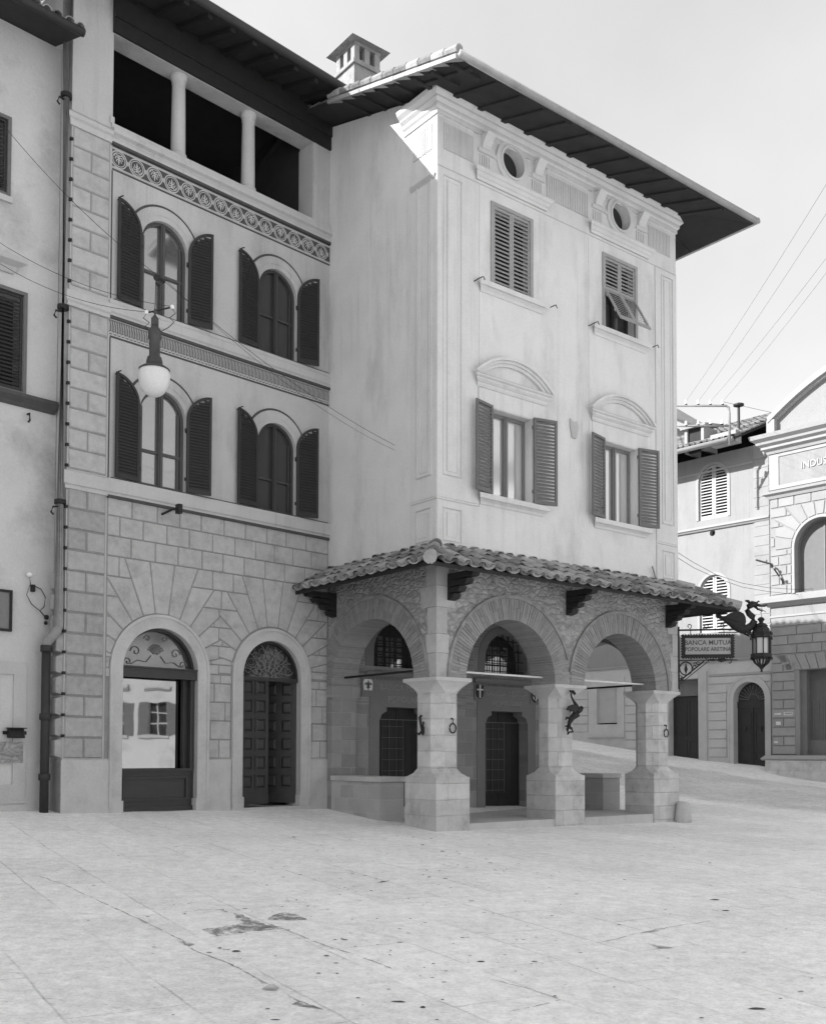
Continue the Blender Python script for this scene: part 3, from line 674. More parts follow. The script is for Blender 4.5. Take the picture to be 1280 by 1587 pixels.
# pale tiles bedded along the verge, seen from below
mb = MB(); rnd = random.Random(5); y = Y0
while y < 2.2:
    z_ = zf(y) + .05; mb.hull2([(X0 - .06, y, z_ - .06), (X0 + .12, y, z_ - .05), (X0 + .12, y, z_ + .03), (X0 - .06, y, z_ + .02)], [(X0 - .05, y + .42, z_ + .075), (X0 + .12, y + .42, z_ + .085), (X0 + .12, y + .42, z_ + .16), (X0 - .05, y + .42, z_ + .15)])
    y += .36
y = Y0
mb.build('verge_course', 'tile_pale', roof)
mb = MB(); y = Y0
while y < 2.2:
    z_ = zf(y) + .16; pts = [(X0 + .0, y - .03, z_), (X0 + .0, y + .40, z_ + .125)]; mb.tube(pts, [.085, .07], 8); y += .36
mb.build('verge_tiles', 'tile', roof)
mb = MB(); g0 = zf(Y0) + .03
mb.tube([(X0 - .02, Y0 - .05, g0 + .03), (X1 + .05, Y0 - .05, g0 + .03)], .07, 8); mb.tube([(X1 + .05, Y0 - .1, g0 + .03), (X1 + .05, Y1, g0 + .03)], .07, 8)
mb.build('gutter', 'pipe', roof, smooth=True)
mb = MB(); mb.box(.1, WB, 9, 34, -1, 13.5); mb.build('unseen_rear_wing', 'plaster_pale', B)  # hidden wing, added so its tiled eave shadows the houses across the street
mb = MB(); ew = 8.45; mb2_ = 4.2
slab(mb, [(ew, 9.2, 13.62), (ew, 34, 13.62), (3.0, 34, 13.62 + .3 * (ew - 3)), (3.0, 9.2, 13.62 + .3 * (ew - 3))]); slab(mb, [(-1, 9.2, 13.62), (3.0, 9.2, 13.62 + .3 * (ew - 3)), (3.0, 34, 13.62 + .3 * (ew - 3)), (-1, 34, 13.62)]); rw = mb.build('rear_roof', 'tile', B)
mb = MB(); tiles(mb, Vector((ew, 9.2, 13.69)), Vector((0, 1, 0)), Vector((-1, 0, .3)).normalized(), Vector((.3, 0, 1)).normalized(), 24.8, .8, 0, 0, wid=.26, r=.11, seed=8); mb.build('rear_tiles', 'tile', rw)
# chimney with a little tiled hood, stands on the roof
chc = Matrix.Rotation(-ROTB, 3, 'Z') @ (pt(555, 104, 23.2) - C0)
chx, chy, chz = chc.x, chc.y, chc.z
mb = MB(); hw = .36
mb.box(chx - hw, chx + hw, chy - hw, chy + hw, chz - 1.6, chz - .10)
mb.box(chx - hw - .05, chx + hw + .05, chy - hw - .05, chy + hw + .05, chz - .24, chz - .16)
for ax in (-1, 0, 1):
    for q in (-1, 1):
        mb.box(chx + ax * .28 - .07, chx + ax * .28 + .07, chy + q * .28 - .07, chy + q * .28 + .07, chz - .10, chz + .22)
        if ax == 0: mb.box(chx + q * .28 - .07, chx + q * .28 + .07, chy - .07, chy + .07, chz - .10, chz + .22)
mb.box(chx - hw, chx + hw, chy - hw, chy + hw, chz + .22, chz + .28)
ch = mb.build('chimney', 'chimney_plaster', roof)
mb = MB(); mb.box(chx - .2, chx + .2, chy - .2, chy + .2, chz - .1, chz + .22); mb.build('flue', 'interior', roof)
mb = MB(); hh = .52
mb.hull2([(chx - hh, chy - hh, chz + .28), (chx + hh, chy - hh, chz + .28), (chx + hh, chy + hh, chz + .28), (chx - hh, chy + hh, chz + .28)], [(chx - .03, chy - .03, chz + .52), (chx + .03, chy - .03, chz + .52), (chx + .03, chy + .03, chz + .52), (chx - .03, chy + .03, chz + .52)])
mb.build('chimney_hood', 'tile', roof)

# ---- the portico
AR = [(1.94, 1.21), (5.20, 1.18)]; SPZ = 2.87; TH = .66
def arcade_outline(arcs, u0, u1, zt, rzs):
    P = [(u0, SPZ)]
    for (c, r), rz in zip(arcs, rzs): P += [(c - r * math.cos(PI * i / 28), SPZ + rz * math.sin(PI * i / 28)) for i in range(29)]
    return P + [(u1, SPZ), (u1, zt), (u0, zt)]
mb = MB(fB); mb.prism(arcade_outline(AR, 0, WB, ZR - .02, (1.21, 1.18)), -TH, 0)
arc_wall = mb.build('arcade_wall', 'rubble', B)
SA = (2.045, 1.385); SRZ = 1.27
mb = MB(sB); mb.prism(arcade_outline([SA], TH, 3.95, ZR - .02, (SRZ,)), -TH + .02, 0); mb.cut(); mb.m = rside(WB); mb.prism(arcade_outline([SA], TH, 3.95, ZR - .02, (SRZ,)), -TH + .02, 0)
mb.build('side_arcade_wall', 'rubble', B)
# brick rings
def brick_ring(m, c, r, rz, h, depth, lo, hi, name='arch_bricks', seed=1):
    mb = MB(m); rnd = random.Random(seed); ax = 0; n = int(PI * (r + h / 2) / .062)
    for i in range(n):
        t0 = PI * i / n + .004; t1 = PI * (i + 1) / n - .004; split = rnd.choice((.5, 1, 1, .45, .6))
        for (ha, hb) in ((0, split), (split, 1)):
            if hb - ha < .05: continue
            P = []
            for t, hh_ in ((t0, ha), (t0, hb - (.015 if hb < 1 else 0)), (t1, hb - (.015 if hb < 1 else 0)), (t1, ha)):
                P.append((c - (r - .004 + h * hh_) * math.cos(t), SPZ + (rz - .004 + h * hh_) * math.sin(t)))
            P = clip(clip(P, 1, 0, lo), -1, 0, -hi)
            if len(P) < 3: continue
            wo = .012 + rnd.uniform(-.004, .008)
            mb.hull2([(p[0], -depth, p[1]) for p in P], [(p[0], wo, p[1]) for p in P])
    o = mb.build(name, 'brick', arc_wall)
    mb = MB(m); pts = [(c - (r + h + .03) * math.cos(t), SPZ + (rz + h + .03) * math.sin(t)) for t in [PI * i / 40 for i in range(41)]]
    for a, b in zip(pts[:-1], pts[1:]):
        if min(a[0], b[0]) < lo or max(a[0], b[0]) > hi: continue
        dx, dz = b[0] - a[0], b[1] - a[1]; l = math.hypot(dx, dz); ox, oz = -dz / l * .032, dx / l * .032
        mb.prism([(a[0] - ox, a[1] - oz), (a[0] + ox, a[1] + oz), (b[0] + ox, b[1] + oz), (b[0] - ox, b[1] - oz)], -.01, .045)
    mb.build('arch_moulding', 'brick', arc_wall)
brick_ring(fB, 1.94, 1.21, 1.21, .42, TH + .003, 0.1, 3.55, seed=1); brick_ring(fB, 5.20, 1.18, 1.18, .42, TH + .003, 3.58, 7.15, seed=2)
brick_ring(sB, SA[0], SA[1], SRZ, .40, TH - .017, .2, 3.60, seed=3); brick_ring(rside(WB), SA[0], SA[1], SRZ, .40, TH - .017, .2, 3.60, seed=4)
# dressed stones at the angle of the arcade
mb = MB(fB); ms_ = MB(fB); zz_ = SPZ; k = 0
while zz_ < 5.1:
    h_ = (.44, .36, .50, .40)[k % 4]; e = min(zz_ + h_, 5.17); wd = (.30, .40, .26, .46)[k % 4]
    lim = .30 if zz_ < 3.6 else .5
    for m in (fB, sB):
        mb.m = m; mb.block(rect(.0, min(wd, lim), zz_ + .004, e - .004), -.005, .005, .003)
    ms_.m = fB; ms_.block(rect(WB - min(wd * .8, lim - .02), WB, zz_ + .004, e - .004), -.005, .005, .003)
    zz_ = e; k += 1
mb.build('angle_stones', 'angle_stone', arc_wall); ms_.build('angle_stones', 'angle_stone', arc_wall)
# piers
def ring8(u0, u1, s0, s1, z, c):
    return [(u0 + c, s0, z), (u1 - c, s0, z), (u1, s0 + c, z), (u1, s1 - c, z), (u1 - c, s1, z), (u0 + c, s1, z), (u0, s1 - c, z), (u0, s0 + c, z)]
def pier(u0, u1, s0, s1):
    mb = MB(); zb = 1.0
    mb.hull2(ring8(u0, u1, s0, s1, -.5, .004), ring8(u0, u1, s0, s1, zb, .004))
    wu, ws = (u1 - u0), (s1 - s0); i_ = .088; c_ = (wu - 2 * i_) * .285
    a = ring8(u0 + .015, u1 - .015, s0 + .015, s1 - .015, zb, .02); q_ = ring8(u0 + i_ * .72, u1 - i_ * .72, s0 + i_ * .72, s1 - i_ * .72, zb + .065, c_ * .6); b = ring8(u0 + i_, u1 - i_, s0 + i_, s1 - i_, zb + .16, c_)
    mb.hull2(a, q_); mb.hull2(q_, b); mb.hull2(b, ring8(u0 + i_, u1 - i_, s0 + i_, s1 - i_, 2.60, c_))
    base = mb.build('pier', 'stone', B, bevel=.006)
    mb = MB(); prev = ring8(u0 + i_ - .012, u1 - i_ + .012, s0 + i_ - .012, s1 - i_ + .012, 2.585, c_)
    for t in (.0, .25, .5, .75, 1.0):
        e = i_ - .012 - (i_ + .0) * (t ** 1.7); z_ = 2.60 + .20 * t; c2 = c_ * (1 - t) + .01
        r_ = ring8(u0 + e, u1 - e, s0 + e, s1 - e, z_, c2); mb.hull2(prev, r_); prev = r_
    mb.hull2(ring8(u0 - .03, u1 + .03, s0 - .03, s1 + .03, 2.80, .005), ring8(u0 - .03, u1 + .03, s0 - .03, s1 + .03, 2.868, .005))
    mb.build('capital', 'stone_plain', base); return base
pier(0.0, .83, 0.0, .94); pier(3.16, 4.04, 0.0, .84); pier(6.31, 7.2, 0.0, .83)
# responds of the side arches, back wall with two doors, benches, floor
mb = MB(); mb.box(.0, .62, 3.43, 3.62, -.4, 2.62); mb.cut(); mb.box(6.58, 7.2, 3.43, 3.62, -.4, 2.62)
mb.build('respond', 'ashlar', B)
mb = MB()
for a, b in ((-.02, .66), (6.54, 7.22)): mb.box(a, b, 3.40, 3.66, 2.62, 2.70); mb.box(a + .02, b - .02, 3.42, 3.64, 2.56, 2.62); mb.box(a - .02, b + .02, 3.38, 3.66, 2.70, 2.867); mb.cut()
mb.build('respond_capital', 'ashlar', B)
D1, D2 = 2.08, 5.24
fD = front(3.6); hw = .71
def shoulder(c, z0=.1, zt=2.47):
    return [(c - hw, z0), (c - hw, zt - .28), (c - hw + .04, zt - .24), (c - hw + .06, zt - .17), (c - hw + .14, zt - .12), (c - hw + .2, zt - .10), (c - hw + .2, zt),
            (c + hw - .2, zt), (c + hw - .2, zt - .10), (c + hw - .14, zt - .12), (c + hw - .06, zt - .17), (c + hw - .04, zt - .24), (c + hw, zt - .28), (c + hw, z0)]
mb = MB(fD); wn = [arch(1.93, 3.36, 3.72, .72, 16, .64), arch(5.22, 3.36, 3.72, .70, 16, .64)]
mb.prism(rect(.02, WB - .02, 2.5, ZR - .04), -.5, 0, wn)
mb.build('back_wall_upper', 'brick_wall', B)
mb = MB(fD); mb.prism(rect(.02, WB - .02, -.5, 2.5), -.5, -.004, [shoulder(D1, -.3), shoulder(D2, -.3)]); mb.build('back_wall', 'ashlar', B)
for i, (D, wc, r_) in enumerate(((D1, 1.93, .72), (D2, 5.22, .70))):
    mb = MB(fD)
    mb.prism([(D - hw - .27, 2.47), (D - hw - .27, 3.06), (D + hw + .27, 3.06), (D + hw + .27, 2.47)], -.02, .018)
    for q in (-1, 1):
        a, b = sorted((D + q * hw, D + q * (hw + .27))); mb.prism(rect(a, b, .1, 2.19), -.02, .010)
    mb.prism([(D - hw - .27, 2.19), (D - hw - .27, 2.47), (D + hw + .27, 2.47), (D + hw + .27, 2.19)][::1], -.02, .010, [rect(D - hw, D + hw, 2.2, 2.469)[::-1]])
    for q in (-1, 1):
        mb.prism([(D + q * hw, 2.19), (D + q * (hw - .04), 2.23), (D + q * (hw - .06), 2.30), (D + q * (hw - .14), 2.35), (D + q * (hw - .2), 2.37), (D + q * (hw - .2), 2.47), (D + q * hw, 2.47)], -.02, .010)
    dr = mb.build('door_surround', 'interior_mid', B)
    mb = MB(fD); mb.mould([(0, 3.06), (.04, 3.06), (.04, 3.12), (.09, 3.16), (.12, 3.20), (.12, 3.24), (0, 3.26)], D - hw - .3, D + hw + .3, 1, 1)
    for k in range(26): x = D - hw - .27 + k * .077; mb.box(x, x + .04, .03, .07, 3.07, 3.12)
    mb.build('door_cornice', 'interior_mid', dr)
    # archivolt of the window over the door
    mb = MB(fD); mb.prism(ringpoly(wc, 3.36, 3.72, r_, r_ + .22, 16, .64, .84), -.02, .014); mb.build('window_arch', 'interior_mid', dr)
    mb = MB(fD); mb.box(wc - r_, wc + r_, -.42, -.38, 3.36, 4.4); wd = mb.build('window', 'interior', dr)
    mb = MB(fD)
    for k in range(4):
        for j in range(3):
            x = wc - r_ + .06 + k * .27; mb.box(x, x + .22, -.375, -.36, 3.40 + j * .24, 3.60 + j * .24)
    mb.build('pane', 'curtain' if 0 else 'pane_sky', wd)
    mb = MB(fD)
    for k in range(1, 8):
        x = wc - r_ + 2 * r_ * k / 8; zt = 3.72 + .64 * math.sqrt(max(1 - ((x - wc) / r_) ** 2, 0)); mb.tube([(x, -.12, 3.30), (x, -.12, zt)], .014, 6)
    for k in range(4):
        z_ = 3.45 + k * .25; hx = r_ * math.sqrt(max(1 - (max(z_ - 3.72, 0) / .64) ** 2, 0)); mb.tube([(wc - hx, -.115, z_), (wc + hx, -.115, z_)], .013, 6)
    mb.build('window_grille', 'iron', wd)
    mb = MB(fD); mb.prism(rect(D - hw - .02, D + hw + .02, -.1, 2.49), -.34, -.30); mb.box(D - .012, D + .012, -.30, -.285, .1, 2.45)
    for q in (-1, 1):
        for k in range(3):
            for j in range(7):
                x = D + q * (.07 + k * .19) - (.17 if q < 0 else 0); mb.prism(rect(x, x + .17, .34 + j * .29, .60 + j * .29), -.30, -.292)
    mb.build('door', 'door_dark', dr)
    mb = MB(fD); x0 = D - .42
    for k in range(4): mb.box(x0 + k * .2, x0 + k * .2 + .006, -.284, -.281, .5, 2.2)
    for k in range(7): mb.box(x0, x0 + .6, -.2835, -.2805, .55 + k * .25, .556 + k * .25)
    mb.build('door_grille', 'frame_mid', dr)
    text('BANCA MUTUA', .20, dr, lambda x, y, d, D=D: fD(D + x, .020 + d, 2.90 + y), 'carved_inscription', 'ashlar', .004)
    text('POPOLARE', .20, dr, lambda x, y, d, D=D: fD(D + x, .020 + d, 2.64 + y), 'carved_inscription', 'ashlar', .004)
mb = MB()
for a, b in ((0.0, .6), (6.6, 7.2)): mb.box(a, b, 1.73, 3.43, -.4, .865); mb.cut()
bench = mb.build('bench', 'stone_side', B)
mb = MB()
for a, b in ((-.03, .63), (6.57, 7.23)): mb.box(a, b, 1.70, 3.43, .87, .975); mb.cut()
mb.build('bench_slab', 'stone_plain', bench, bevel=.008)
mb = MB(); mb.box(.04, WB - .04, .03, 3.6, -.5, .115); mb.build('portico_floor', 'stone_plain', B)
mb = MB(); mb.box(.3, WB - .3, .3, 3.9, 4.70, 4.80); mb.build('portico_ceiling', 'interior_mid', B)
mb = MB(fB)
mb.box(.55, 3.35, -.36, -.33, 3.0, 3.035); mb.cut(); mb.box(3.9, 6.5, -.36, -.33, 3.0, 3.035); tr_ = mb.build('tie_rod', 'rod_pale', arc_wall)
mb = MB(sB); mb.tube([(.5, -.32, 3.05), (3.6, -.32, 3.05)], .025, 6); mb.cut(); mb.m = rB; mb.tube([(.5, -.32, 3.05), (3.6, -.32, 3.05)], .025, 6); mb.build('tie_rod', 'iron', arc_wall)

# ---- lean-to roof of the portico
PO = .85; ZE = 4.74; PS = (ZR + .06 - (ZE + .05)) / PO; LW, RW = PO, 1.05; YE = 3.55; YR = 5.2
def zp(d): return ZE + PS * d         # d metres in from the eave
mb = MB()
slab(mb, [(-LW, -PO, ZE), (WB + RW, -PO, ZE), (WB, 0.02, zp(PO)), (0.0, 0.02, zp(PO))], .05)
slab(mb, [(-LW, -PO, ZE), (0.0, 0, zp(PO)), (0.0, YE, zp(PO)), (-LW, YE, ZE)], .05)
slab(mb, [(WB + RW, -PO, ZE), (WB + RW, YR, ZE), (WB, YR, zp(PO)), (WB, 0, zp(PO))], .05)
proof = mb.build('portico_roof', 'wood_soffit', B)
mb = MB(); mb.box(-LW - .01, WB + RW + .01, -PO - .03, -PO + .0, ZE - .02, ZE + .05); mb.box(-LW - .03, -LW, -PO - .03, YE, ZE - .02, ZE + .05); mb.box(WB + RW, WB + RW + .03, -PO - .03, YR, ZE - .02, ZE + .05)
mb.build('eaves_board', 'wood_dark', proof)
mb = MB(); S_ = math.hypot(PO, PS * PO)
u_ = Vector((0, PO, PS * PO)).normalized(); n_2 = Vector((0, -PS * PO, PO)).normalized()
tiles(mb, Vector((-LW, -PO - .04, ZE + .05)), Vector((1, 0, 0)), u_, n_2, WB + LW + RW, S_ + .04, .9, 1.15, wid=.315, cover=.33, tl=.42, r=.108, lift=.03, jit=1.6, seed=11, pans=True)
u_ = Vector((PO, 0, PS * PO)).normalized(); n_2 = Vector((-PS * PO, 0, PO)).normalized()
tiles(mb, Vector((-LW - .04, YE, ZE + .05)), Vector((0, -1, 0)), u_, n_2, YE + PO, S_ + .04, 0, .9, wid=.315, cover=.33, tl=.42, r=.108, lift=.03, jit=1.6, seed=12, pans=True)
u_ = Vector((-RW, 0, PS * PO)).normalized(); n_2 = Vector((PS * PO, 0, RW)).normalized()
tiles(mb, Vector((WB + RW + .04, -PO, ZE + .05)), Vector((0, 1, 0)), u_, n_2, YR + PO, math.hypot(RW, PS * PO) + .04, .85, 0, wid=.315, cover=.33, tl=.42, r=.108, lift=.03, jit=1.6, seed=13, pans=True)
for (ea, eb) in (((-LW - .05, -PO - .05, ZE + .08), (0.0, 0.0, zp(PO) + .12)), ((WB + RW + .05, -PO - .05, ZE + .06), (WB, 0, zp(PO) + .12))):
    a_, b_ = Vector(ea), Vector(eb); n_t = 4
    for k in range(n_t):
        p0 = a_.lerp(b_, k / n_t); p1 = a_.lerp(b_, (k + 1.15) / n_t); dz = Vector((0, 0, .03)); mb.tube([p0 + dz, p1 + dz * .2], [.125, .10], 10)
mb.build('portico_tiles', 'tile', proof)
# stepped wooden brackets
def bracket(m, u):
    mb = MB(m); d_ = 0
    mb.prism([(0, 0), (0, 1), (1, 1)], 0, 0.0001) if 0 else None
    for (ln, za, zb) in ((.74, 4.66, 4.80), (.56, 4.54, 4.66), (.36, 4.42, 4.54), (.20, 4.30, 4.42)):
        mb.hull2([(u - .09, -.03, za), (u + .09, -.03, za), (u + .09, -.03, zb), (u - .09, -.03, zb)], [(u - .09, ln - .05, za + .035), (u + .09, ln - .05, za + .035), (u + .09, ln, zb), (u - .09, ln, zb)])
    return mb.build('bracket', 'wood_dark', proof)
for u in (.35, 3.57, 6.83): bracket(fB, u)
bracket(sB, 3.36); bracket(rside(WB), .45); bracket(rside(WB), 3.3)
# heavy beam end running out at the right corner
# iron rod sticking up over the roof
mb = MB(fB); mb.tube([(6.42, .02, 5.30), (6.16, .10, 5.62)], .02, 6); mb.build('iron_rod', 'pipe', proof)

# ================================================================== PALACE WITH THE LOGGIA (x along the front, ends at 0 against the corner building)
A = thing('arcaded_palace', 'grey plastered palace with rusticated ground floor, ornamental bands and an open top loggia', 'building', J0, ROTA)
fA = front(); UL_ = -5.92
ZA = 14.95
c1, c2 = -4.05, -1.40
wh = [arch(c, 6.34, 7.69, .49, 18) for c in (c1, c2)] + [arch(c, 9.57, 10.88, .49, 18) for c in (c1, c2)]
gh = [arch(-4.02, .35, 2.95, .79, 24), arch(-1.46, .35, 2.98, .73, 24)]
mb = MB(fA); mb.prism(rect(UL_, .3, -.6, 12.44), -.45, 0, wh + gh)
mb.prism(rect(UL_, -5.14, 12.44, 15.3), -.45, 0); mb.prism(rect(-.48, .3, 12.44, 15.3), -.45, 0); mb.prism(rect(-5.14, -.48, 14.46, 15.3), -.40, 0)
mb.m = side(UL_); mb.prism([(.45, -.6), (.45, 15.36), (4, 16.43), (8, 15.2), (8, -.6)], -.3, 0); mb.m = front(8); mb.prism(rect(UL_, 0, -.6, 15.3), -.3, 0)
awall = mb.build('wall', 'plaster_grey', A)
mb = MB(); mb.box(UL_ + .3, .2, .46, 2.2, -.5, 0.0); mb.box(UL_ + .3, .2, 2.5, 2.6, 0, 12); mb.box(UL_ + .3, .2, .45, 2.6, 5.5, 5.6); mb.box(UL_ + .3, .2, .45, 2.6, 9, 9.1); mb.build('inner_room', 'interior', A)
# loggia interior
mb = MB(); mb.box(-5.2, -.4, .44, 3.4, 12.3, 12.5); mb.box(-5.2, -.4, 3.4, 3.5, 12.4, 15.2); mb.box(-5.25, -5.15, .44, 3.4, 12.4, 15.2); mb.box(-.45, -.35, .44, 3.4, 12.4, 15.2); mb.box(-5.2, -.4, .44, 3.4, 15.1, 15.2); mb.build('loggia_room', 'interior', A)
mb = MB()
for u in (-3.65, -2.01):
    mb.lathe([(.19, 12.78), (.19, 12.84), (.16, 12.87), (.165, 12.91), (.14, 12.95), (.135, 13.6), (.125, 14.28), (.135, 14.30), (.135, 14.32), (.125, 14.33), (.145, 14.37), (.16, 14.40), (.16, 14.46)], (u, .21, 0), 20)
    mb.build('column', 'plaster_ledge', A, smooth=False); mb = MB()
mb = MB(fA); mb.box(-.46, -.36, -.5, .02, 12.78, 14.46); mb.cut(); mb.box(-5.2, -5.12, .005, .03, 12.78, 12.9); mb.build('loggia_pier', 'plaster_ledge', A)
mb = MB(fA); mb.box(-5.16, .3, -.42, .05, 14.47, 14.74); mb.box(-5.16, .3, -.3, .09, 14.74, 15.225); mb.build('timber_beam', 'wood_dark', A)
# sill of the loggia and string courses
mb = MB(fA)
mb.mould([(0, 12.44), (.05, 12.44), (.05, 12.50), (.03, 12.51), (.06, 12.55), (.12, 12.58), (.12, 12.66), (.04, 12.70), (.04, 12.78), (-.45, 12.78), (-.45, 12.44)], -5.17, 0); mb.cut()
mb.mould([(0, 12.40), (.05, 12.40), (.05, 12.46), (.06, 12.5), (.1, 12.53), (.1, 12.6), (0, 12.7)], UL_, -5.17, 1, 0); mb.cut()
mb.mould([(0, 9.27), (.05, 9.27), (.05, 9.30), (.08, 9.33), (.08, 9.47), (.05, 9.50), (.05, 9.565), (0, 9.565)], -5.17, 0); mb.mould([(0, 9.20), (.06, 9.20), (.06, 9.26), (.09, 9.29), (.09, 9.46), (0, 9.5)], UL_, -5.17, 1, 0); mb.cut()
mb.mould([(0, 6.03), (.05, 6.03), (.05, 6.06), (.08, 6.09), (.08, 6.28), (.06, 6.33), (0, 6.335)], -5.17, 0); mb.mould([(0, 6.0), (.06, 6.0), (.06, 6.06), (.09, 6.08), (.09, 6.30), (0, 6.34)], UL_, -5.17, 1, 0)
mb.build('string_course', 'plaster_ledge', A)
gr = MB(fA)
for z in (12.43, 9.26, 6.02): gr.box(-5.16, 0, .004, .058, z - .042, z + .008)
for z in (9.565, 6.335): gr.box(-5.10, -.05, .0, .052, z, z + .016)
for za, zb in ((12.375, 12.41), (12.0 - .058, 12.0 - .026), (8.88, 8.915)): gr.box(-5.14, 0, 0, .006, za, zb)
for (za, zb) in ((6.33, 8.88), (9.56, 11.93)): gr.box(-5.15, -5.125, 0, .005, za, zb)
for c in (c1, c2):
    for s_ in (7.69, 10.88): gr.prism(ringpoly(c, s_, s_, .742, .786, 28), 0, .012)
gr.build('painted_line', 'sgraffito_dark', A)
# ornamental bands
mb = MB(fA); mb.prism(rect(-5.14, 0, 12.0, 12.345), .001, .004); mb.cut(); mb.prism(rect(-5.16, 0, 8.965, 9.215), .001, .004); band = mb.build('frieze', 'sgraffito_dark', A)
mb = MB(fA); n = 14; pw = 5.14 / n
for z0, z1 in ((12.33, 12.352), (11.995, 12.012)): mb.prism(rect(-5.14, 0, z0, z1), .003, .010)
for i in range(n):
    c = -5.14 + pw * (i + .35); cz_ = 12.17; fl_ = 1 if i % 2 else -1
    mb.prism(circ(c, cz_, .165, 24), .003, .010, [circ(c, cz_, .146, 24)[::-1]])
    mb.prism(circ(c, cz_, .128, 24), .003, .009, [circ(c, cz_, .116, 24)[::-1]])
    bx, bz = c, cz_ - fl_ * .085
    mb.prism([(c - .012, bz), (c + .012, bz), (c + .016, bz + fl_ * .12), (c, bz + fl_ * .185), (c - .016, bz + fl_ * .12)], .003, .0085)
    for k in (1, 2, 3):
        for q in (-1, 1):
            ex, ez = c + q * (.030 + .022 * k) , bz + fl_ * (.175 - .045 * k); cx_, cz2 = c + q * .012, bz + fl_ * (.11 - .03 * k)
            mx, mz = c + q * (.024 + .016 * k), bz + fl_ * (.135 - .05 * k)
            pts_l = [(cx_, cz2), (mx, mz), (ex, ez)]; w_ = .0075
            for a_, b_ in ((pts_l[0], pts_l[1]), (pts_l[1], pts_l[2])):
                dx, dz = b_[0] - a_[0], b_[1] - a_[1]; l = math.hypot(dx, dz); ox, oz = -dz / l * w_, dx / l * w_
                mb.prism([(a_[0] - ox, a_[1] - oz), (a_[0] + ox, a_[1] + oz), (b_[0] + ox, b_[1] + oz), (b_[0] - ox, b_[1] - oz)], .003, .0085 + .0004 * k)
    x = c + pw / 2
    mb.prism(rect(x - .012, x + .012, 12.13, 12.21), .003, .009)
mb.cut(); n = 150; pw = 5.16 / n
for i in range(n):
    x = -5.16 + pw * i
    mb.prism([(x + .006, 9.0), (x + .018, 9.0), (x + .014, 9.09), (x + .026, 9.16), (x + .020, 9.19), (x + .008, 9.19), (x + .012, 9.17), (x + .002, 9.09)], .003, .008)
mb.prism(rect(-5.16, 0, 9.20, 9.222), .003, .009)
for i in range(64): x = -5.16 + 5.16 * i / 64; mb.prism(rect(x + .008, x + .072, 8.975, 8.99), .003, .008)
mb.prism(rect(-5.16, 0, 8.955, 8.97), .003, .009); mb.prism(rect(-5.16, 0, 8.915, 8.935), .003, .009)
mb.build('band_ornament', 'sgraffito_pale', band)
lb = MB(fA)
for i in range(64): x = -5.16 + 5.16 * i / 64; lb.prism(rect(x + .010, x + .066, 8.937, 8.953), .001, .006)
lb.build('dash_ornament', 'sgraffito_dark', band)
# windows
for ci, c in enumerate((c1, c2)):
    for (z0, s_) in ((6.34, 7.69), (9.57, 10.88)):
        f = arched_window(A, fA, c, z0, s_, .49, 'pane_sky' if ci == 0 else 'pane_dark', 'frame_brown' if ci == 0 else 'frame_dark', transom=.5 if s_ < 9 else .62)
        mb = MB(fA); mb.prism(ringpoly(c, s_, s_, .49, .74, 26), .002, .022); mb.prism(ringpoly(c, s_, s_, .59, .61, 26), .02, .03)
        for q in (-1, 1): a, b = sorted((c + q * .49, c + q * .60)); mb.prism(rect(a, b, z0, s_), .002, .022)
        mb.build('archivolt', 'plaster_grey', f)
        shutter(f, fA, c - .50, -1, .50, z0 + .02, 99, 4, 'shutter_dark', arch_r=.51, spring=s_ + .06, out=.03, pitch=.058, stile=.05)
        shutter(f, fA, c + .50, 1, .50, z0 + .02, 99, 11 + 3 * ci, 'shutter_dark', arch_r=.51, spring=s_ + .06, out=.03, pitch=.058, stile=.05)
        hk = MB(fA); hk.box(c - .53, c - .49, .0, .06, s_ - .2, s_ - .14); hk.box(c + .49, c + .53, .0, .06, s_ - .2, s_ - .14); hk.tube([(c - .97, .0, s_ + .55), (c - .97, .13, s_ + .57), (c - .94, .16, s_ + .58)], .012, 5); hk.build('hinge', 'iron', f)
# rustication
pt_ = (6.03 - 1.335) / 13
tops = [10, 10, 9, 8, 7, 6, 5]
rb = MB(fA)
rust(rb, -5.145, -.01, 1.335, pt_, 13, .50, [(-4.02, 2.95, 1.05, -5.145, -2.76, tops), (-1.46, 2.98, 1.01, -2.76, -.01, tops)], seed=4)
rb.build('rustication', 'plaster_block', A)
mb = MB(fA); mb.prism([(-5.15, 1.335)] + arch(-4.02, 1.335, 2.95, .98, 24) + arch(-1.46, 1.335, 2.98, .94, 24) + [(-.005, 1.335), (-.005, 6.03), (-5.15, 6.03)], .0015, .003); mb.build('block_joints', 'joint_tone', A)
mb = MB(fA)
for a, b in ((1.34, 6.0), (6.36, 9.19), (9.58, 12.39)): mb.prism(rect(UL_ + .02, -5.185, a, b), .0015, .003); mb.cut()
mb.build('quoin_ground', 'joint_tone', A)
qb = MB(fA)
def quoins(z0, rows, p, mat_w=.030, start=0):
    for k in range(rows):
        za, zb = z0 + k * p + .009, z0 + (k + 1) * p - .009
        ra, re = UL_ + .025, -5.19
        if (k + start) % 2: segs = [(ra, (ra + re) / 2 - .008), ((ra + re) / 2 + .008, re)]
        else: segs = [(ra, re)]
        for a, b in segs: qb.block(rect(a, b, za, zb), -.004, mat_w, .02)
        if z0 < 2 and k < 9:
            qb.m = lambda u, w, z: (UL_ - w, u, z); qb.block(rect(.03, .38, za, zb), -.004, .10, .045); qb.m = fA
quoins(1.335, 13, pt_, .030, 1); qb.build('quoin', 'quoin_block', A)
qb = MB(fA); quoins(6.36, 8, .355, .024, 0); qb.cut()
qb.m = fA; quoins(9.58, 8, .355, .022, 1)
qb.build('quoin', 'plaster_block', A)
gb = MB(fA)
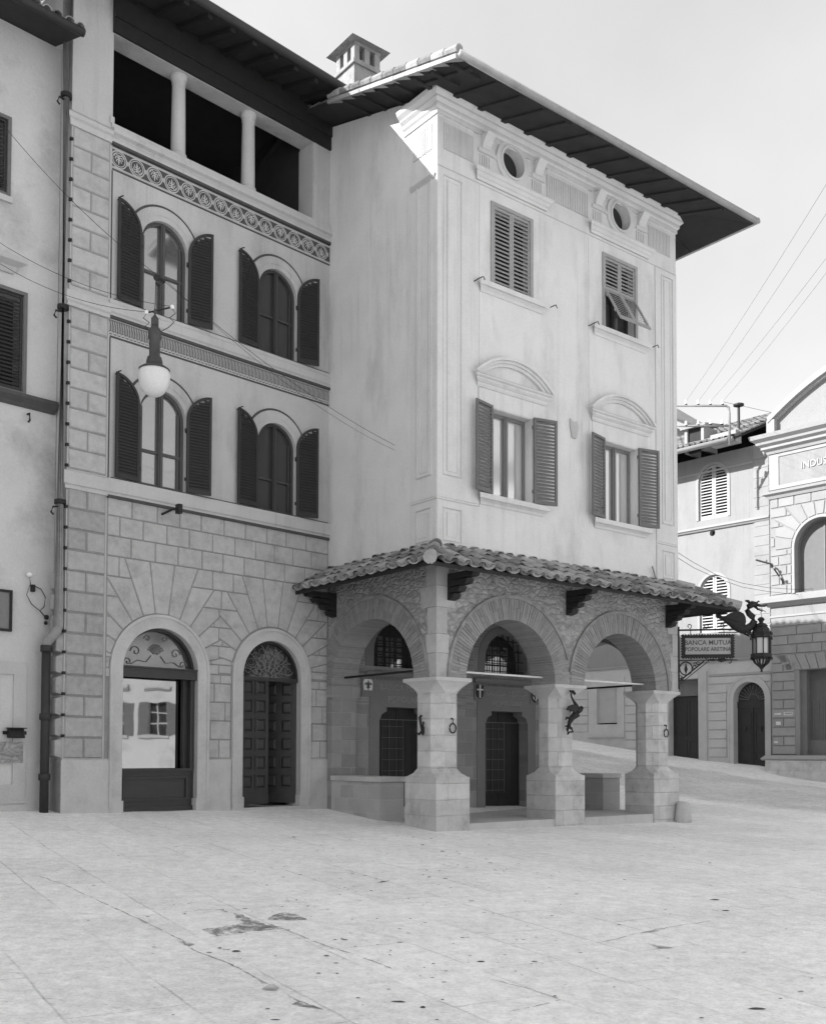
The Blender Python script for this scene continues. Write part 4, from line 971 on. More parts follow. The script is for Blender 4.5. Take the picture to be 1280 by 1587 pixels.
gb.box(-5.185, -5.155, .0, .004, 1.34, 6.0); gb.box(UL_, UL_ + .02, .0, .004, 1.34, 12.4)
gb.build('quoin_joint', 'plaster_line', A)
# plinth
mb = MB(fA); mb.box(UL_ - .03, -5.03, -.45, .03, -.6, 1.31); mb.cut(); mb.box(-3.02, -2.46, -.3, .022, -.6, 1.31); mb.cut(); mb.box(-.48, 0, -.3, .022, -.6, 1.31); mb.cut()
mb.m = lambda u, w, z: (UL_ - w, u, z); mb.box(0, .42, -.2, .03, -.6, 1.31)
mb.build('plinth', 'stone_plain', A)
# arched surrounds of the shop window and the door
for c, s_, r_, nm in ((-4.02, 2.95, .79, 'shop_surround'), (-1.46, 2.98, .73, 'door_surround')):
    mb = MB(fA); mb.prism(ringpoly(c, .30, s_, r_, r_ + .235, 30), -.02, .035); mb.prism(ringpoly(c, .45, s_, r_ + .195, r_ + .25, 30), .002, .055)
    mb.prism(rect(c - 1.0, c + 1.0, -.3, .36), -.4, .06)
    for q in (-1, 1): a, b = sorted((c + q * (r_ - .03), c + q * (r_ + .22))); mb.box(a, b, -.3, .045, .34, .58)
    mb.build(nm, 'stone_plain', A)
# shop window
c, s_, r_ = -4.02, 2.95, .79
mb = MB(front(-.13)); mb.box(c - r_, c + r_, -.30, -.20, .36, .45); mb.prism(rect(c - r_, c + r_, .45, 1.12), -.30, -.24)
mb.prism(rect(c - r_ + .08, c + r_ - .14, .56, 1.0), -.25, -.205, [rect(c - r_ + .12, c + r_ - .18, .60, .96)[::-1]])
mb.box(c - r_, c + r_ - .03, -.30, -.19, 1.10, 1.15); mb.box(c + r_ - .10, c + r_ - .02, -.44, -.20, 1.12, 2.86); mb.box(c + r_ - .19, c + r_ - .10, -.40, -.31, 1.12, 2.86)
mb.box(c - r_, c + r_, -.32, -.14, 2.82, 3.0); mb.box(c - r_, c + r_, -.32, -.11, 2.985, 3.015)
mb.prism(ringpoly(c, s_, s_, r_ - .05, r_ + .01, 24), -.33, -.24)
sw = mb.build('shop_window', 'door_wood', A)
mb = MB(fA); mb.prism(rect(c - r_ - .02, c + r_ - .17, 1.13, 2.84), -.318, -.312); mb.build('glass_pane', 'pane_shop', sw)
mb = MB(fA); mb.prism(arch(c, 2.97, 2.97, r_ - .02, 24), -.20, -.19); mb.build('fanlight_pane', 'pane_fan', sw)
mb = MB(fA)
def curl(c_, z_, r0, turns, sg, a0=0):
    return [(c_ + sg * r0 * (1 - t) * math.cos(a0 + t * turns * 2 * PI), -.175, z_ + r0 * (1 - t) * math.sin(a0 + t * turns * 2 * PI)) for t in [k / 14 for k in range(13)]]
for k in range(-4, 5):
    a = PI / 2 + k * .28; mb.tube([(c + .03 * math.cos(a), -.175, 3.26 + .03 * math.sin(a)), (c + .15 * math.cos(a), -.175, 3.28 + .15 * math.sin(a))], .010, 4)
    mb.ball((c + .17 * math.cos(a), -.175, 3.28 + .17 * math.sin(a)), .016, 6)
for sg in (-1, 1):
    mb.tube(curl(c + sg * .42, 3.30, .11, 1.3, sg), .009, 4); mb.tube(curl(c + sg * .58, 3.10, .08, 1.3, sg), .009, 4); mb.tube(curl(c + sg * .18, 3.55, .07, 1.2, sg), .008, 4)
    mb.tube([(c + sg * .1, -.175, 3.24), (c + sg * .2, -.175, 3.12), (c + sg * .38, -.175, 3.14), (c + sg * .52, -.175, 3.06)], .009, 4)
mb.build('etched_ornament', 'etching', sw)
# panelled door, right leaf folded inward
c, s_, r_ = -1.46, 2.98, .73
def leaf(m, x0, x1, z0, z1):
    mb = MB(m); mb.prism(rect(x0, x1, z0, z1), -.05, 0); w_ = (x1 - x0 - .20) / 2
    for k in range(2):
        for j in range(6):
            a = x0 + .07 + k * (w_ + .06); zz0 = z0 + .30 + j * .378; P = rect(a, a + w_, zz0, zz0 + .30)
            mb.prism(P, -.0, .016, [rect(a + .022, a + w_ - .022, zz0 + .022, zz0 + .278)[::-1]]); mb.block(rect(a + .03, a + w_ - .03, zz0 + .03, zz0 + .27), -.0, .028, .04)
    mb.prism(rect(x0, x1, z0, z0 + .20), 0, .022); return mb
dd = leaf(lambda u, w, z: (u, .11 - w, z), c - r_, c + .0, .42, 2.92).build('door', 'door_wood', A)
an = math.radians(52)
leaf(lambda u, w, z: (c + r_ - .02 - u * math.cos(an) - w * math.sin(an), .11 + u * math.sin(an) - w * math.cos(an), z), 0, .72, .42, 2.92).build('door_leaf', 'door_wood', dd)
mb = MB(fA); mb.box(c - r_, c + r_, -.17, -.07, 2.90, 2.97); mb.prism(ringpoly(c, s_ - .02, s_, r_ - .045, r_ + .01, 24), -.17, -.08); mb.build('transom', 'door_wood', dd)
mb = MB(fA); mb.prism(arch(c, 2.96, 2.98, r_ - .02, 24), -.19, -.17); fp = mb.build('fanlight', 'pane_dark', dd)
mb = MB(fA)
for k in range(-5, 6):
    a = PI / 2 + k * .275; P_ = []
    for t in range(9):
        rr = .10 + .55 * t / 8; aa = a + .10 * math.sin(t / 8 * 2 * PI) * (1 if k % 2 else -1); P_.append((c + rr * math.cos(aa), -.13, 2.99 + rr * math.sin(aa)))
    mb.tube(P_, .009, 4)
for k in range(-4, 5):
    a = PI / 2 + k * .33; mb.tube([(c + .52 * math.cos(a) + .07 * math.cos(t), -.13, 2.99 + .52 * math.sin(a) + .07 * math.sin(t)) for t in [i * .7 for i in range(9)]], .008, 4)
    mb.tube([(c + .33 * math.cos(a) + .05 * math.cos(t), -.13, 2.99 + .33 * math.sin(a) + .05 * math.sin(t)) for t in [i * .7 for i in range(9)]], .008, 4)
for rr in (.10, .2): mb.tube([(c + rr * math.cos(PI * k / 16), -.13, 2.99 + rr * math.sin(PI * k / 16)) for k in range(17)], .010, 4)
mb.build('fanlight_grille', 'frame_mid', dd)
# roof of the palace
AO = 1.2; za = lambda y: 14.90 + .3 * (y + AO)
mb = MB(); slab(mb, [(-6.6, -AO, za(-AO)), (.35, -AO, za(-AO)), (.35, 4, za(4)), (-6.6, 4, za(4))]); slab(mb, [(-6.6, 4, za(4)), (.35, 4, za(4)), (.35, 9, za(-1)), (-6.6, 9, za(-1))])
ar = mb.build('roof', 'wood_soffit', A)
mb = MB(); x = -6.4
while x < .2:
    a_, b_ = za(-AO + .06), za(.02); mb.hull2([(x, -AO + .06, a_ - .10), (x + .10, -AO + .06, a_ - .10), (x + .10, -AO + .06, a_ - .003), (x, -AO + .06, a_ - .003)], [(x, .02, b_ - .10), (x + .10, .02, b_ - .10), (x + .10, .02, b_ - .003), (x, .02, b_ - .003)]); mb.cut(); x += .5
mb.build('rafter', 'wood_dark', ar)
mb = MB(); tiles(mb, Vector((-6.6, -AO + .16, za(-AO) + .10)), Vector((1, 0, 0)), Vector((0, 1, .3)).normalized(), Vector((0, -.3, 1)).normalized(), 6.95, 5.4, 0, 0, seed=21); mb.build('roof_tiles', 'tile', ar)
mb = MB(); mb.tube([(-6.6, -AO - .02, za(-AO) + .07), (.3, -AO - .02, za(-AO) + .07)], .085, 8); mb.build('gutter', 'pipe_dark', ar, smooth=True)
# downpipe in the angle beside the quoins
mb = MB(); px_ = UL_ - .10
mb.tube([(px_, .02, 15.0), (px_, .02, 3.62), (px_ - .02, .03, 3.52), (px_ - .12, .16, 3.34), (px_ - .13, .18, 3.24)], .085, 10); dp = mb.build('downpipe', 'pipe', A, smooth=True)
mb = MB(); mb.tube([(px_ - .13, .18, 3.28), (px_ - .13, .18, .30)], .075, 10)
for z in (3.22, 2.05, 1.02): mb.lathe([(.08, -.06), (.10, -.05), (.10, .05), (.08, .06)], (px_ - .13, .18, z), 10)
mb.build('pipe_foot', 'pipe_dark', dp, smooth=True)
mb = MB()
for z in (12.9, 9.15, 5.75): mb.lathe([(.088, -.04), (.10, -.035), (.10, .035), (.088, .04)], (px_, .02, z), 10); mb.tube([(px_ - .02, .02, z - .08), (px_ - .16, -.05, z - .12), (px_ - .20, -.06, z - .22), (px_ - .15, -.05, z - .25)], .018, 5); mb.cut()
mb.build('pipe_collar', 'iron', dp); mb = MB()
for k in range(30): z = 1.7 + k * .36; mb.box(px_ + .07, px_ + .12, -.03, .02, z, z + .05); mb.cut()
mb.build('pipe_clamp', 'iron', dp)
# small iron lamp arm on the wall
wa = thing('wall_bracket', 'short black iron bracket sticking out of the rusticated wall beneath the lower left window', 'bracket', onA(-4.05), ROTA)
mb = MB(fA); mb.tube([(0, 0, 5.86), (.02, .10, 5.88), (.08, .26, 5.93), (.14, .34, 5.93)], .022, 6); mb.build('arm', 'iron', wa)
mb = MB(fA); mb.box(.12, .20, .28, .40, 5.85, 6.02); mb.build('clamp', 'iron', wa)

# ================================================================== OLD HOUSE AT THE LEFT EDGE
HO = J0 + nA * .40
H = thing('plastered_house', 'old weathered plaster house with louvred windows, at the left edge beyond the downpipe', 'building', HO, ROTA)
fH = front()
mb = MB(fH); hz = 13.95; HX = -10
mb.prism(rect(HX, -5.93, -1, hz), -.4, 0, [rect(-8.25, -6.55, 7.60, 9.30), rect(-8.0, -6.88, 10.95, 12.25)]); mb.m = front(8); mb.prism(rect(HX, -5.95, -1, hz), -.3, 0); mb.m = side(HX); mb.prism(rect(.3, 8, -1, hz), -.3, 0)
mb.build('wall', 'plaster_old', H)
mb = MB(); mb.box(HX, -6, .42, .5, 5, 13.8); mb.build('inner_room', 'interior', H)
mb = MB(fH); mb.mould([(0, 7.36), (.04, 7.36), (.06, 7.42), (.14, 7.50), (.14, 7.56), (0, 7.58)], HX, -5.96); mb.build('string_course', 'sgraffito_dark', H)
for (u0, u1, z0, z1, nm) in ((-8.25, -6.55, 7.60, 9.30, 0), (-8.0, -6.88, 10.95, 12.25, 1)):
    mb = MB(fH); mb.prism(rect(u0 - .02, u1 + .06, z0 - .04, z1 + .06), -.05, .03, [rect(u0 + .03, u1 - .0, z0 + .02, z1 - .0)[::-1]]); f = mb.build('window', 'shutter_mid', H)
    um = (u0 + u1) / 2
    shutter(f, fH, u1, -1, (u1 - u0) / 2, z0 + .02, z1, 0, 'shutter_dark', out=-.045, pitch=.068, stile=.05); shutter(f, fH, u0 + .03, 1, (u1 - u0) / 2 - .03, z0 + .02, z1, 0, 'shutter_dark', out=-.045, pitch=.068, stile=.05)
    if nm: mb = MB(fH); mb.mould([(0, z0 - .14), (.06, z0 - .14), (.08, z0 - .05), (0, z0 - .04)], u0 - .08, u1 + .08); mb.build('sill', 'plaster_ledge', f)
    else: mb = MB(fH); mb.mould([(0, 9.60), (.05, 9.60), (.10, 9.70), (.22, 9.76), (.24, 9.84), (0, 9.86)], u0 - .15, -6.80, 1, 1); mb.build('window_cornice', 'plaster_line', f)
mb = MB(fH); mb.prism([(-8.4, .62), (-8.4, 2.98), (-6.40, 2.98), (-6.40, .62)], .0, .035, [rect(-8.15, -6.62, .9, 2.76)[::-1]]); mb.prism(rect(-8.4, -6.38, .58, .62), 0, .05)
wd_ = mb.build('walled_up_doorway', 'plaster_ledge', H)
mb = MB(fH); mb.prism(rect(-8.2, -6.45, 1.26, 1.62), .004, .042); mb.build('bare_masonry_patch', 'rubble', wd_)
mb = MB(); slab(mb, [(HX, -1.0, hz - .30), (-6.05, -1.0, hz - .30), (-6.05, 4, hz + 1.2), (HX, 4, hz + 1.2)]); slab(mb, [(HX, 4, hz + 1.2), (-6.0, 4, hz + 1.2), (-6.0, 9, hz - .30), (HX, 9, hz - .30)]); hr = mb.build('roof', 'wood_soffit', H)
mb = MB(); tiles(mb, Vector((HX, -1.0, hz - .23)), Vector((1, 0, 0)), Vector((0, 1, .3)).normalized(), Vector((0, -.3, 1)).normalized(), 3.95, 1.0, 0, 0, seed=41); mb.build('roof_tiles', 'tile', hr)
mb = MB(); mb.tube([(HX, -1.05, hz - .28), (-6.05, -1.05, hz - .28)], .07, 8); mb.build('gutter', 'pipe_dark', hr, smooth=True)
N_ = thing('unseen_shade_house', 'unseen tall plastered house added beyond the left edge to keep the square in shade', 'building', HO, ROTA)  # out-of-view block, added to shade the foreground and stop stray sun
mb = MB(fH); mb.box(-20, HX - .02, -9, 0, -1, 17.8); mb.box(-50, -20, -9, 0, -1, 19.8); mb.build('wall', 'plaster_old', N_); mb = MB(fH)
for k in range(10):
    for z in (2.2, 6.4, 10.4, 14.4): mb.box(-49 + k * 3.1, -47.9 + k * 3.1, .0, .03, z, z + 1.9)
mb.build('shutters', 'shutter_dark', N_); mb = MB(); slab(mb, [(-20, -.8, 17.75), (HX - .05, -.8, 17.75), (HX - .05, 8, 18.1), (-20, 8, 18.1)]); slab(mb, [(-50.5, -1, 19.6), (-19.8, -1, 19.6), (-19.8, 5, 21), (-50.5, 5, 21)]); mb.build('roof', 'wood_soffit', N_)
t_ = thing('notice_board', 'small dark framed notice board high on the plaster wall at the left edge', 'notice board', HO + dA * -7.2, ROTA)
mb = MB(fH); mb.prism(rect(-.5, .52, 3.48, 4.18), -.0, .06, [rect(-.46, .48, 3.52, 4.14)[::-1]]); mb.build('frame', 'wood_dark', t_); mb = MB(fH); mb.prism(rect(-.47, .49, 3.51, 4.15), .01, .03); mb.build('board', 'frame_mid', t_)
t_ = thing('letter_box', 'small black iron letter box on the walled-up doorway at the left edge', 'letter box', HO + dA * -6.60 + Vector((0, 0, 1.68)), ROTA)
mb = MB(fH); mb.hull2([(-.13, .035, 0), (.13, .035, 0), (.13, .17, 0), (-.13, .17, 0)], [(-.13, .035, .16), (.13, .035, .16), (.13, .12, .16), (-.13, .12, .16)]); mb.build('box', 'iron', t_, bevel=.006)
mb = MB(fH); mb.box(-.20, .20, .03, .06, .06, .12); mb.box(-.15, .15, .03, .19, .16, .175); mb.build('lid', 'iron', t_)
t_ = thing('wall_insulator', 'round white insulator with looped wires on the plaster wall left of the downpipe', 'insulator', HO + dA * -6.40 + Vector((0, 0, 4.48)), ROTA)
mb = MB(fH); mb.ball((0, .07, 0), .055, 10, (1, 1, .8)); mb.build('knob', 'porcelain', t_)
mb = MB(fH); mb.tube([(0, .06, 0), (.02, .07, -.15), (-.04, .06, -.35), (.05, .06, -.50), (.20, .06, -.60), (.28, .05, -.52), (.30, .05, -.35), (.22, .05, -.22), (.10, .05, -.18)], .008, 4); mb.tube([(.2, .06, -.6), (.33, .05, -.72)], .01, 4); mb.build('looped_wire', 'iron', t_)
mb = MB(fH); mb.box(.05, .11, .0, .07, -.28, -.16); mb.cut(); mb.ball((.32, .06, -.70), .045, 8); mb.cut(); mb.ball((.31, .06, -.80), .035, 8); mb.build('clip', 'iron', t_)
t_ = thing('wall_hook', 'small iron hook under the dark string course of the left house', 'hook', HO + dA * -6.45 + Vector((0, 0, 7.18)), ROTA)
mb = MB(fH); mb.tube([(0, 0, .08), (0, .08, .08), (0, .10, -.04), (0, .04, -.06)], .018, 5); mb.build('hook', 'iron', t_)

# ================================================================== HOUSES ACROSS THE SIDE STREET
R = thing('street_house', 'sunlit pale house across the side street, with arched white shutters and arched wooden door', 'building', P1, ROT1)
fR = front()
op = [arch(.05, .2, 3.50, .63, 20), rect(-3.35, -2.05, .6, 4.36), rect(-6.83, -5.80, 2.68, 4.25)]
op2 = [arch(-1.37, 10.45, 11.90, .62, 18), arch(-1.37, 6.1, 7.69, .60, 18)]
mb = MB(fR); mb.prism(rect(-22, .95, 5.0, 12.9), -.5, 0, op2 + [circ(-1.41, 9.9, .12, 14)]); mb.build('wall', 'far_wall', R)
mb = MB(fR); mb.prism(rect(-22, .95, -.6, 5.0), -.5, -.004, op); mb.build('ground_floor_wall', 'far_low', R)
mb = MB(); mb.box(-22, .9, .5, .6, -.5, 12.9); mb.box(-22, -21.9, .5, 8, -.6, 12.9); mb.box(-22, .9, 8, 8.1, -.6, 12.9); mb.box(.85, .95, .6, 8, 0, 12.9); mb.build('inner_wall', 'interior', R)
mb = MB(fR)
mb.mould([(0, 10.02), (.06, 10.02), (.10, 10.08), (.14, 10.10), (.14, 10.18), (0, 10.2)], -22, .95); mb.cut(); mb.mould([(0, 4.95), (.05, 4.95), (.08, 5.02), (0, 5.05)], -22, .95); mb.cut(); mb.mould([(0, 4.40), (.03, 4.40), (.03, 4.47), (0, 4.49)], -1.6, .95); mb.cut()
mb.mould([(0, 12.25), (.04, 12.25), (.04, 12.32), (0, 12.33)], -22, .30)
mb.build('string_course', 'far_trim', R)
mb = MB(fR); mb.prism(rect(.31, .93, 5.05, 12.9), .0, .03)
for k in range(21): mb.block(rect(.35 if k % 2 else .31, .93, 5.15 + k * .36, 5.15 + k * .36 + .33), .02, .045, .01)
mb.build('corner_strip', 'far_block', R)
mb = MB(fR)
rcol = {}
for k in range(9):
    z = 1.35 + k * .345
    for (a, b) in ((-1.62, -.86), (-5.42, -4.72), (-8.3, -7.3)):
        if z + .3 < 4.4 and z > gz(*(P1 + d1 * a).xy): rcol.setdefault(a, MB(fR)).block(rect(a, b, z, z + .315), -.004, .03, .015)
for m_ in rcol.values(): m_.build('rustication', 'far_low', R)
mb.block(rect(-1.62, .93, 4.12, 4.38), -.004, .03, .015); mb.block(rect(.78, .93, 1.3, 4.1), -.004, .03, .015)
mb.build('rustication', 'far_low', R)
mb = MB(fR); mb.prism(ringpoly(.05, .3, 3.50, .63, .87, 24), -.02, .05); mb.prism(ringpoly(.05, .3, 3.50, .80, .87, 24), .04, .07); mb.cut()
mb.prism(rect(-2.05, -1.70, .2, 4.62), -.01, .04); mb.prism(rect(-3.7, -3.36, .2, 4.62), -.01, .04); mb.prism(rect(-3.35, -2.06, 4.37, 4.62), -.01, .038); mb.cut()
mb.prism(rect(-7.23, -5.46, 2.2, 4.62), -.01, .04, [rect(-6.83, -5.80, 2.68, 4.25)[::-1]]); mb.mould([(0, 2.12), (.08, 2.14), (.10, 2.20), (0, 2.22)], -7.3, -5.4)
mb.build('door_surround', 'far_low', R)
mb = MB(fR); mb.prism(rect(-.62, .72, .3, 3.2), -.34, -.28)
for x in (-.50, .12):
    mb.prism(rect(x, x + .48, 1.70, 3.02), -.29, -.262, [rect(x + .05, x + .43, 1.75, 2.97)[::-1]]); mb.prism(rect(x, x + .48, 1.2, 1.58), -.29, -.262, [rect(x + .05, x + .43, 1.25, 1.53)[::-1]]); mb.ball((x + .24, -.25, 2.4), .06, 8, (1, .7, 1.6))
mb.box(-.58, .68, -.3, -.25, 3.18, 3.42); mb.box(-.015 + .05, .065, -.29, -.25, 1.1, 3.2)
rd = mb.build('door', 'door_wood', R)
mb = MB(fR); mb.prism(arch(.05, 3.4, 3.5, .62, 16), -.36, -.33); fl2 = mb.build('fanlight', 'pane_dark', rd)
mb = MB(fR)
for k in range(13): a = PI * (k + .5) / 13; mb.tube([(.05 + .22 * math.cos(a), -.31, 3.46 + .22 * math.sin(a)), (.05 + .58 * math.cos(a), -.31, 3.46 + .58 * math.sin(a))], .014, 4)
mb.tube([(.05 + .22 * math.cos(PI * k / 12), -.31, 3.46 + .22 * math.sin(PI * k / 12)) for k in range(13)], .014, 4); mb.build('fanlight_bars', 'frame_mid', rd)
mb = MB(fR); mb.prism(rect(-3.36, -2.04, .5, 3.70), -.34, -.28)
for x in (-3.28, -2.66):
    mb.prism(rect(x, x + .54, 2.15, 3.6), -.29, -.262, [rect(x + .05, x + .49, 2.2, 3.55)[::-1]]); mb.prism(rect(x, x + .54, 1.4, 2.0), -.29, -.262, [rect(x + .05, x + .49, 1.45, 1.95)[::-1]])
gd = mb.build('shop_door', 'door_wood', R); mb = MB(fR); mb.prism(rect(-3.36, -2.04, 3.72, 4.37), -.3, -.22); mb.build('transom_panel', 'frame_mid', gd)
mb = MB(fR); mb.prism(rect(-6.84, -5.79, 2.74, 4.26), -.12, -.08); mb.build('shuttered_window', 'plaster_line', R)
mb = MB(fR); mb.box(-1.22, -.98, -.1, .006, 1.72, 1.98); mb.build('cellar_vent', 'iron', R)
mb = MB(fR); mb.prism(circ(-1.41, 9.9, .13, 14), -.3, -.2); mb.build('round_vent', 'interior', R)
for (z0, s_, r_) in ((10.45, 11.90, .62), (6.1, 7.69, .60)):
    mb = MB(fR); mb.prism(arch(-1.37, z0, s_, r_, 16), -.45, -.40); f = mb.build('window', 'interior', R)
    for q in (-1, 1): shutter(f, fR, -1.37 + q * r_, -q, r_ - .01, z0, 99, 0, 'shutter_pale', arch_r=r_, spring=s_, out=-.10, pitch=.115, stile=.07)
    mb = MB(fR); mb.prism(ringpoly(-1.37, z0, s_, r_, r_ + .10, 20), -.01, .025); mb.build('window_surround', 'far_trim', f)
mb = MB(); oh = 1.15; ez = 12.93; rp = .43
slab(mb, [(-22, -oh, ez), (.2, -oh, ez), (.2, 5, ez + rp * (5 + oh)), (-22, 5, ez + rp * (5 + oh))]); slab(mb, [(-22, 5, ez + rp * (5 + oh)), (.2, 5, ez + rp * (5 + oh)), (.2, 9, ez + .4), (-22, 9, ez + .4)])
rr = mb.build('roof', 'wood_soffit', R)
mb = MB(); tiles(mb, Vector((-7, -oh, ez + .07)), Vector((1, 0, 0)), Vector((0, 1, rp)).normalized(), Vector((0, -rp, 1)).normalized(), 7.2, 6.7, 0, 0, wid=.25, cover=.42, tl=.5, r=.10, seed=31); mb.build('roof_tiles', 'tile', rr)
mb = MB(); mb.tube([(-22, -oh - .06, ez + .02), (.15, -oh - .06, ez + .02)], .10, 8); mb.build('gutter', 'far_trim', rr, smooth=True)
mb = MB(); mb.box(-.85, .18, -oh + .1, -oh + .5, ez - .05, ez + .38); mb.build('eaves_parapet', 'far_trim', rr)
mb = MB(); cxr, cyr = -2.05, -.2; bz = ez + .2
mb.box(cxr - .42, cxr - .30, cyr, cyr + 1.0, bz, bz + .95); mb.box(cxr + .30, cxr + .42, cyr, cyr + 1.0, bz, bz + .95); dm = mb.build('dormer', 'far_trim', rr)
mb = MB(); mb.hull2([(cxr - .55, cyr - .12, bz + .92), (cxr + .55, cyr - .12, bz + .92), (cxr + .55, cyr - .12, bz + 1.0), (cxr - .55, cyr - .12, bz + 1.0)], [(cxr - .55, cyr + 1.1, bz + 1.1), (cxr + .55, cyr + 1.1, bz + 1.1), (cxr + .55, cyr + 1.1, bz + 1.2), (cxr - .55, cyr + 1.1, bz + 1.2)]); mb.build('dormer_roof', 'tile', dm)
mb = MB(); mb.box(cxr - .3, cxr + .3, cyr + .1, cyr + .2, bz, bz + .93); mb.build('dormer_opening', 'interior', dm)
mb = MB(); mb.lathe([(.05, 0), (.05, .75), (.05, .8), (.20, .84), (.20, .90), (.04, .96)], (-.55, .5, ez + .95), 10); mb.build('stove_pipe', 'pipe_dark', rr)

# shop building with the low pediment
S2O = P1 - nin1 * .5
S = thing('industrial_shop_building', 'rusticated shop building with a low curved pediment and raised lettering, at the right edge', 'building', S2O, ROT1)
fS = front(); SE = 11.0
op = [arch(3.05, 7.15, 8.75, .94, 20), rect(2.22, 5.2, 1.42, 4.42), arch(6.8, 7.15, 8.75, .94, 20), rect(6.2, 9.2, 1.42, 4.42)]
mb = MB(fS); mb.prism(rect(1.19, SE, .0, 13.0), -.5, 0, op); mb.m = side(1.19); mb.prism(rect(.5, 9, 0, 13.0), -.3, 0); mb.m = rside(SE); mb.prism(rect(.5, 9, 0, 13), -.3, 0); mb.m = front(9); mb.prism(rect(1.2, SE, 0, 13), -.3, 0)
mb.build('wall', 'far_wall', S)
arcp = [(1.25 + (SE - 1.3 - 1.25 + .0) * t, 13.35 + 1.75 * (1 - abs(2 * t - 1) ** 1.9)) for t in [i / 24 for i in range(25)]]
mb = MB(fS); mb.prism([(1.25, 12.9)] + arcp + [(SE - 1.3, 12.9)], -.5, -.02); mb.build('pediment', 'far_wall', S)
mb = MB(fS); up_ = [(x, z + .22) for x, z in arcp]; mb.prism(arcp + up_[::-1], -.5, .25); lo_ = [(x, z - .10) for x, z in arcp]; mb.prism(lo_ + arcp[::-1], -.4, .14); mb.box(1.2, 1.5, -.5, .22, 12.95, 13.45); mb.build('raking_cornice', 'far_trim', S)
mb = MB(fS); mb.mould([(0, 12.25), (.06, 12.25), (.10, 12.35), (.22, 12.42), (.22, 12.50), (.34, 12.58), (.36, 12.66), (.50, 12.76), (.54, 12.90), (0, 13.0)], 1.19, SE, 1, 1); mb.build('cornice', 'far_trim', S)
mb = MB(fS); mb.mould([(0, 10.62), (.05, 10.62), (.10, 10.72), (.20, 10.78), (.22, 10.86), (0, 10.92)], 1.19, SE, 1, 1); mb.cut(); mb.mould([(0, 6.72), (.08, 6.72), (.14, 6.80), (.30, 6.86), (.32, 7.02), (.12, 7.10), (0, 7.12)], 1.19, SE, 1, 1); mb.cut()
mb.mould([(0, 6.02), (.03, 6.02), (.05, 6.08), (0, 6.1)], 1.19, SE, 1, 0); mb.cut(); mb.mould([(0, 6.34), (.03, 6.34), (.03, 6.4), (0, 6.41)], 1.19, SE, 1, 0); mb.cut()
mb.prism(rect(1.19, SE, 10.95, 12.22), 0.002, .03, [rect(1.55, SE - .4, 11.08, 12.12)[::-1]]); mb.build('string_course', 'far_trim', S)
text('INDUSTRIALE', .34, S, lambda x, y, d: fS(3.35 + x, .012 + d, 11.62 + y), 'raised_lettering', 'plaster_line', .02, sx=.95)
rb = MB(fS); rust(rb, 1.21, 5.0, 7.14, .348, 10, .62, [(3.05, 8.75, 1.05, 1.25, 4.9, [9, 9, 9, 8, 7, 6])], gap=.035, proj=.03, seed=9); rb.build('upper_rustication', 'far_block', S)
rb = MB(fS)
for k in range(14):
    z = 1.44 + k * .325
    if z + .3 > 5.98: break
    if z > 4.40:
        x = 1.21; w_ = .95 if k % 2 else .62
        while x < 5:
            e = min(x + w_, 5.6)
            if z > 4.95 or e < 2.3: rb.block(rect(x + .012, e - .012, z + .015, z + .31), -.004, .035, .012)
            x = e; w_ = .9
            if x >= 5: break
    else:
        for (a, b) in (((1.21, 1.64), (1.64, 2.08)) if k % 2 else ((1.21, 2.08),)): rb.block(rect(a + .012, b - .012, z + .015, z + .31), -.004, .035, .012)
for k in range(-6, 7):
    cxk = 3.7; P_ = [(cxk + (k - .5) * .30, 4.42), (cxk + (k - .5) * .36, 5.0), (cxk + (k + .5) * .36, 5.0), (cxk + (k + .5) * .30, 4.42)]; P_ = inset(P_, .012)
    if len(P_) >= 3: rb.block(P_, -.004, .035, .012)
rb.build('lower_rustication', 'far_lower', S)
mb = MB(fS); mb.prism(rect(1.19, SE, 1.0, 1.42), -.1, .12); mb.mould([(0, 1.24), (.22, 1.24), (.26, 1.30), (.20, 1.36), (.14, 1.42), (0, 1.42)], 1.12, SE, 1, 1); mb.build('base_moulding', 'far_trim', S)
mb = MB(fS); mb.hull2([(1.0, -.4, -.3), (SE, -.4, -.3), (SE, .40, -.3), (1.0, .40, -.3)], [(1.06, -.4, 1.235), (SE, -.4, 1.235), (SE, .26, 1.235), (1.06, .26, 1.235)]); mb.build('rough_footing', 'stone', S)
mb = MB(fS); mb.prism(rect(2.2, 5.3, 1.4, 4.45), -.42, -.38); f = mb.build('shop_front', 'shutter_mid', S)
mb = MB(fS)
for k in range(14): mb.box(2.34 + k * .2, 2.36 + k * .2, -.37, -.35, 1.9, 3.4)
mb.box(2.2, 2.44, -.36, -.1, 1.42, 4.42); mb.box(2.24, 5.2, -.37, -.30, 1.42, 1.95); mb.build('pasted_bills', 'frame_mid', f)
mb = MB(fS); mb.prism(arch(3.05, 7.15, 8.75, .95, 18), -.36, -.32); f = mb.build('arched_window', 'shutter_mid', S)
mb = MB(fS); mb.box(3.03, 3.07, -.33, -.29, 7.15, 9.65); mb.prism(ringpoly(3.05, 7.15, 8.75, .88, .945, 18), -.33, -.26); mb.build('window_frame', 'frame_mid', f)
mb = MB(fS); mb.prism(ringpoly(3.05, 7.15, 8.75, .94, 1.03, 24), -.01, .05); mb.build('window_surround', 'far_trim', f)
mb = MB(fS)
for (a, b, c_, d_) in ((1.30, 1.55, 2.86, 2.92), (1.66, 1.98, 2.84, 2.95), (1.36, 1.54, 2.50, 2.62), (1.28, 1.42, 1.86, 1.92)): mb.prism(rect(a, b, c_, d_), .036, .040); mb.cut()
mb.build('torn_bill', 'paper', S)
mb = MB(fS)
for k in range(7): mb.prism(rect(1.70 + k * .04, 1.72 + k * .04, 2.865 + (k % 2) * .01, 2.93), .040, .043)
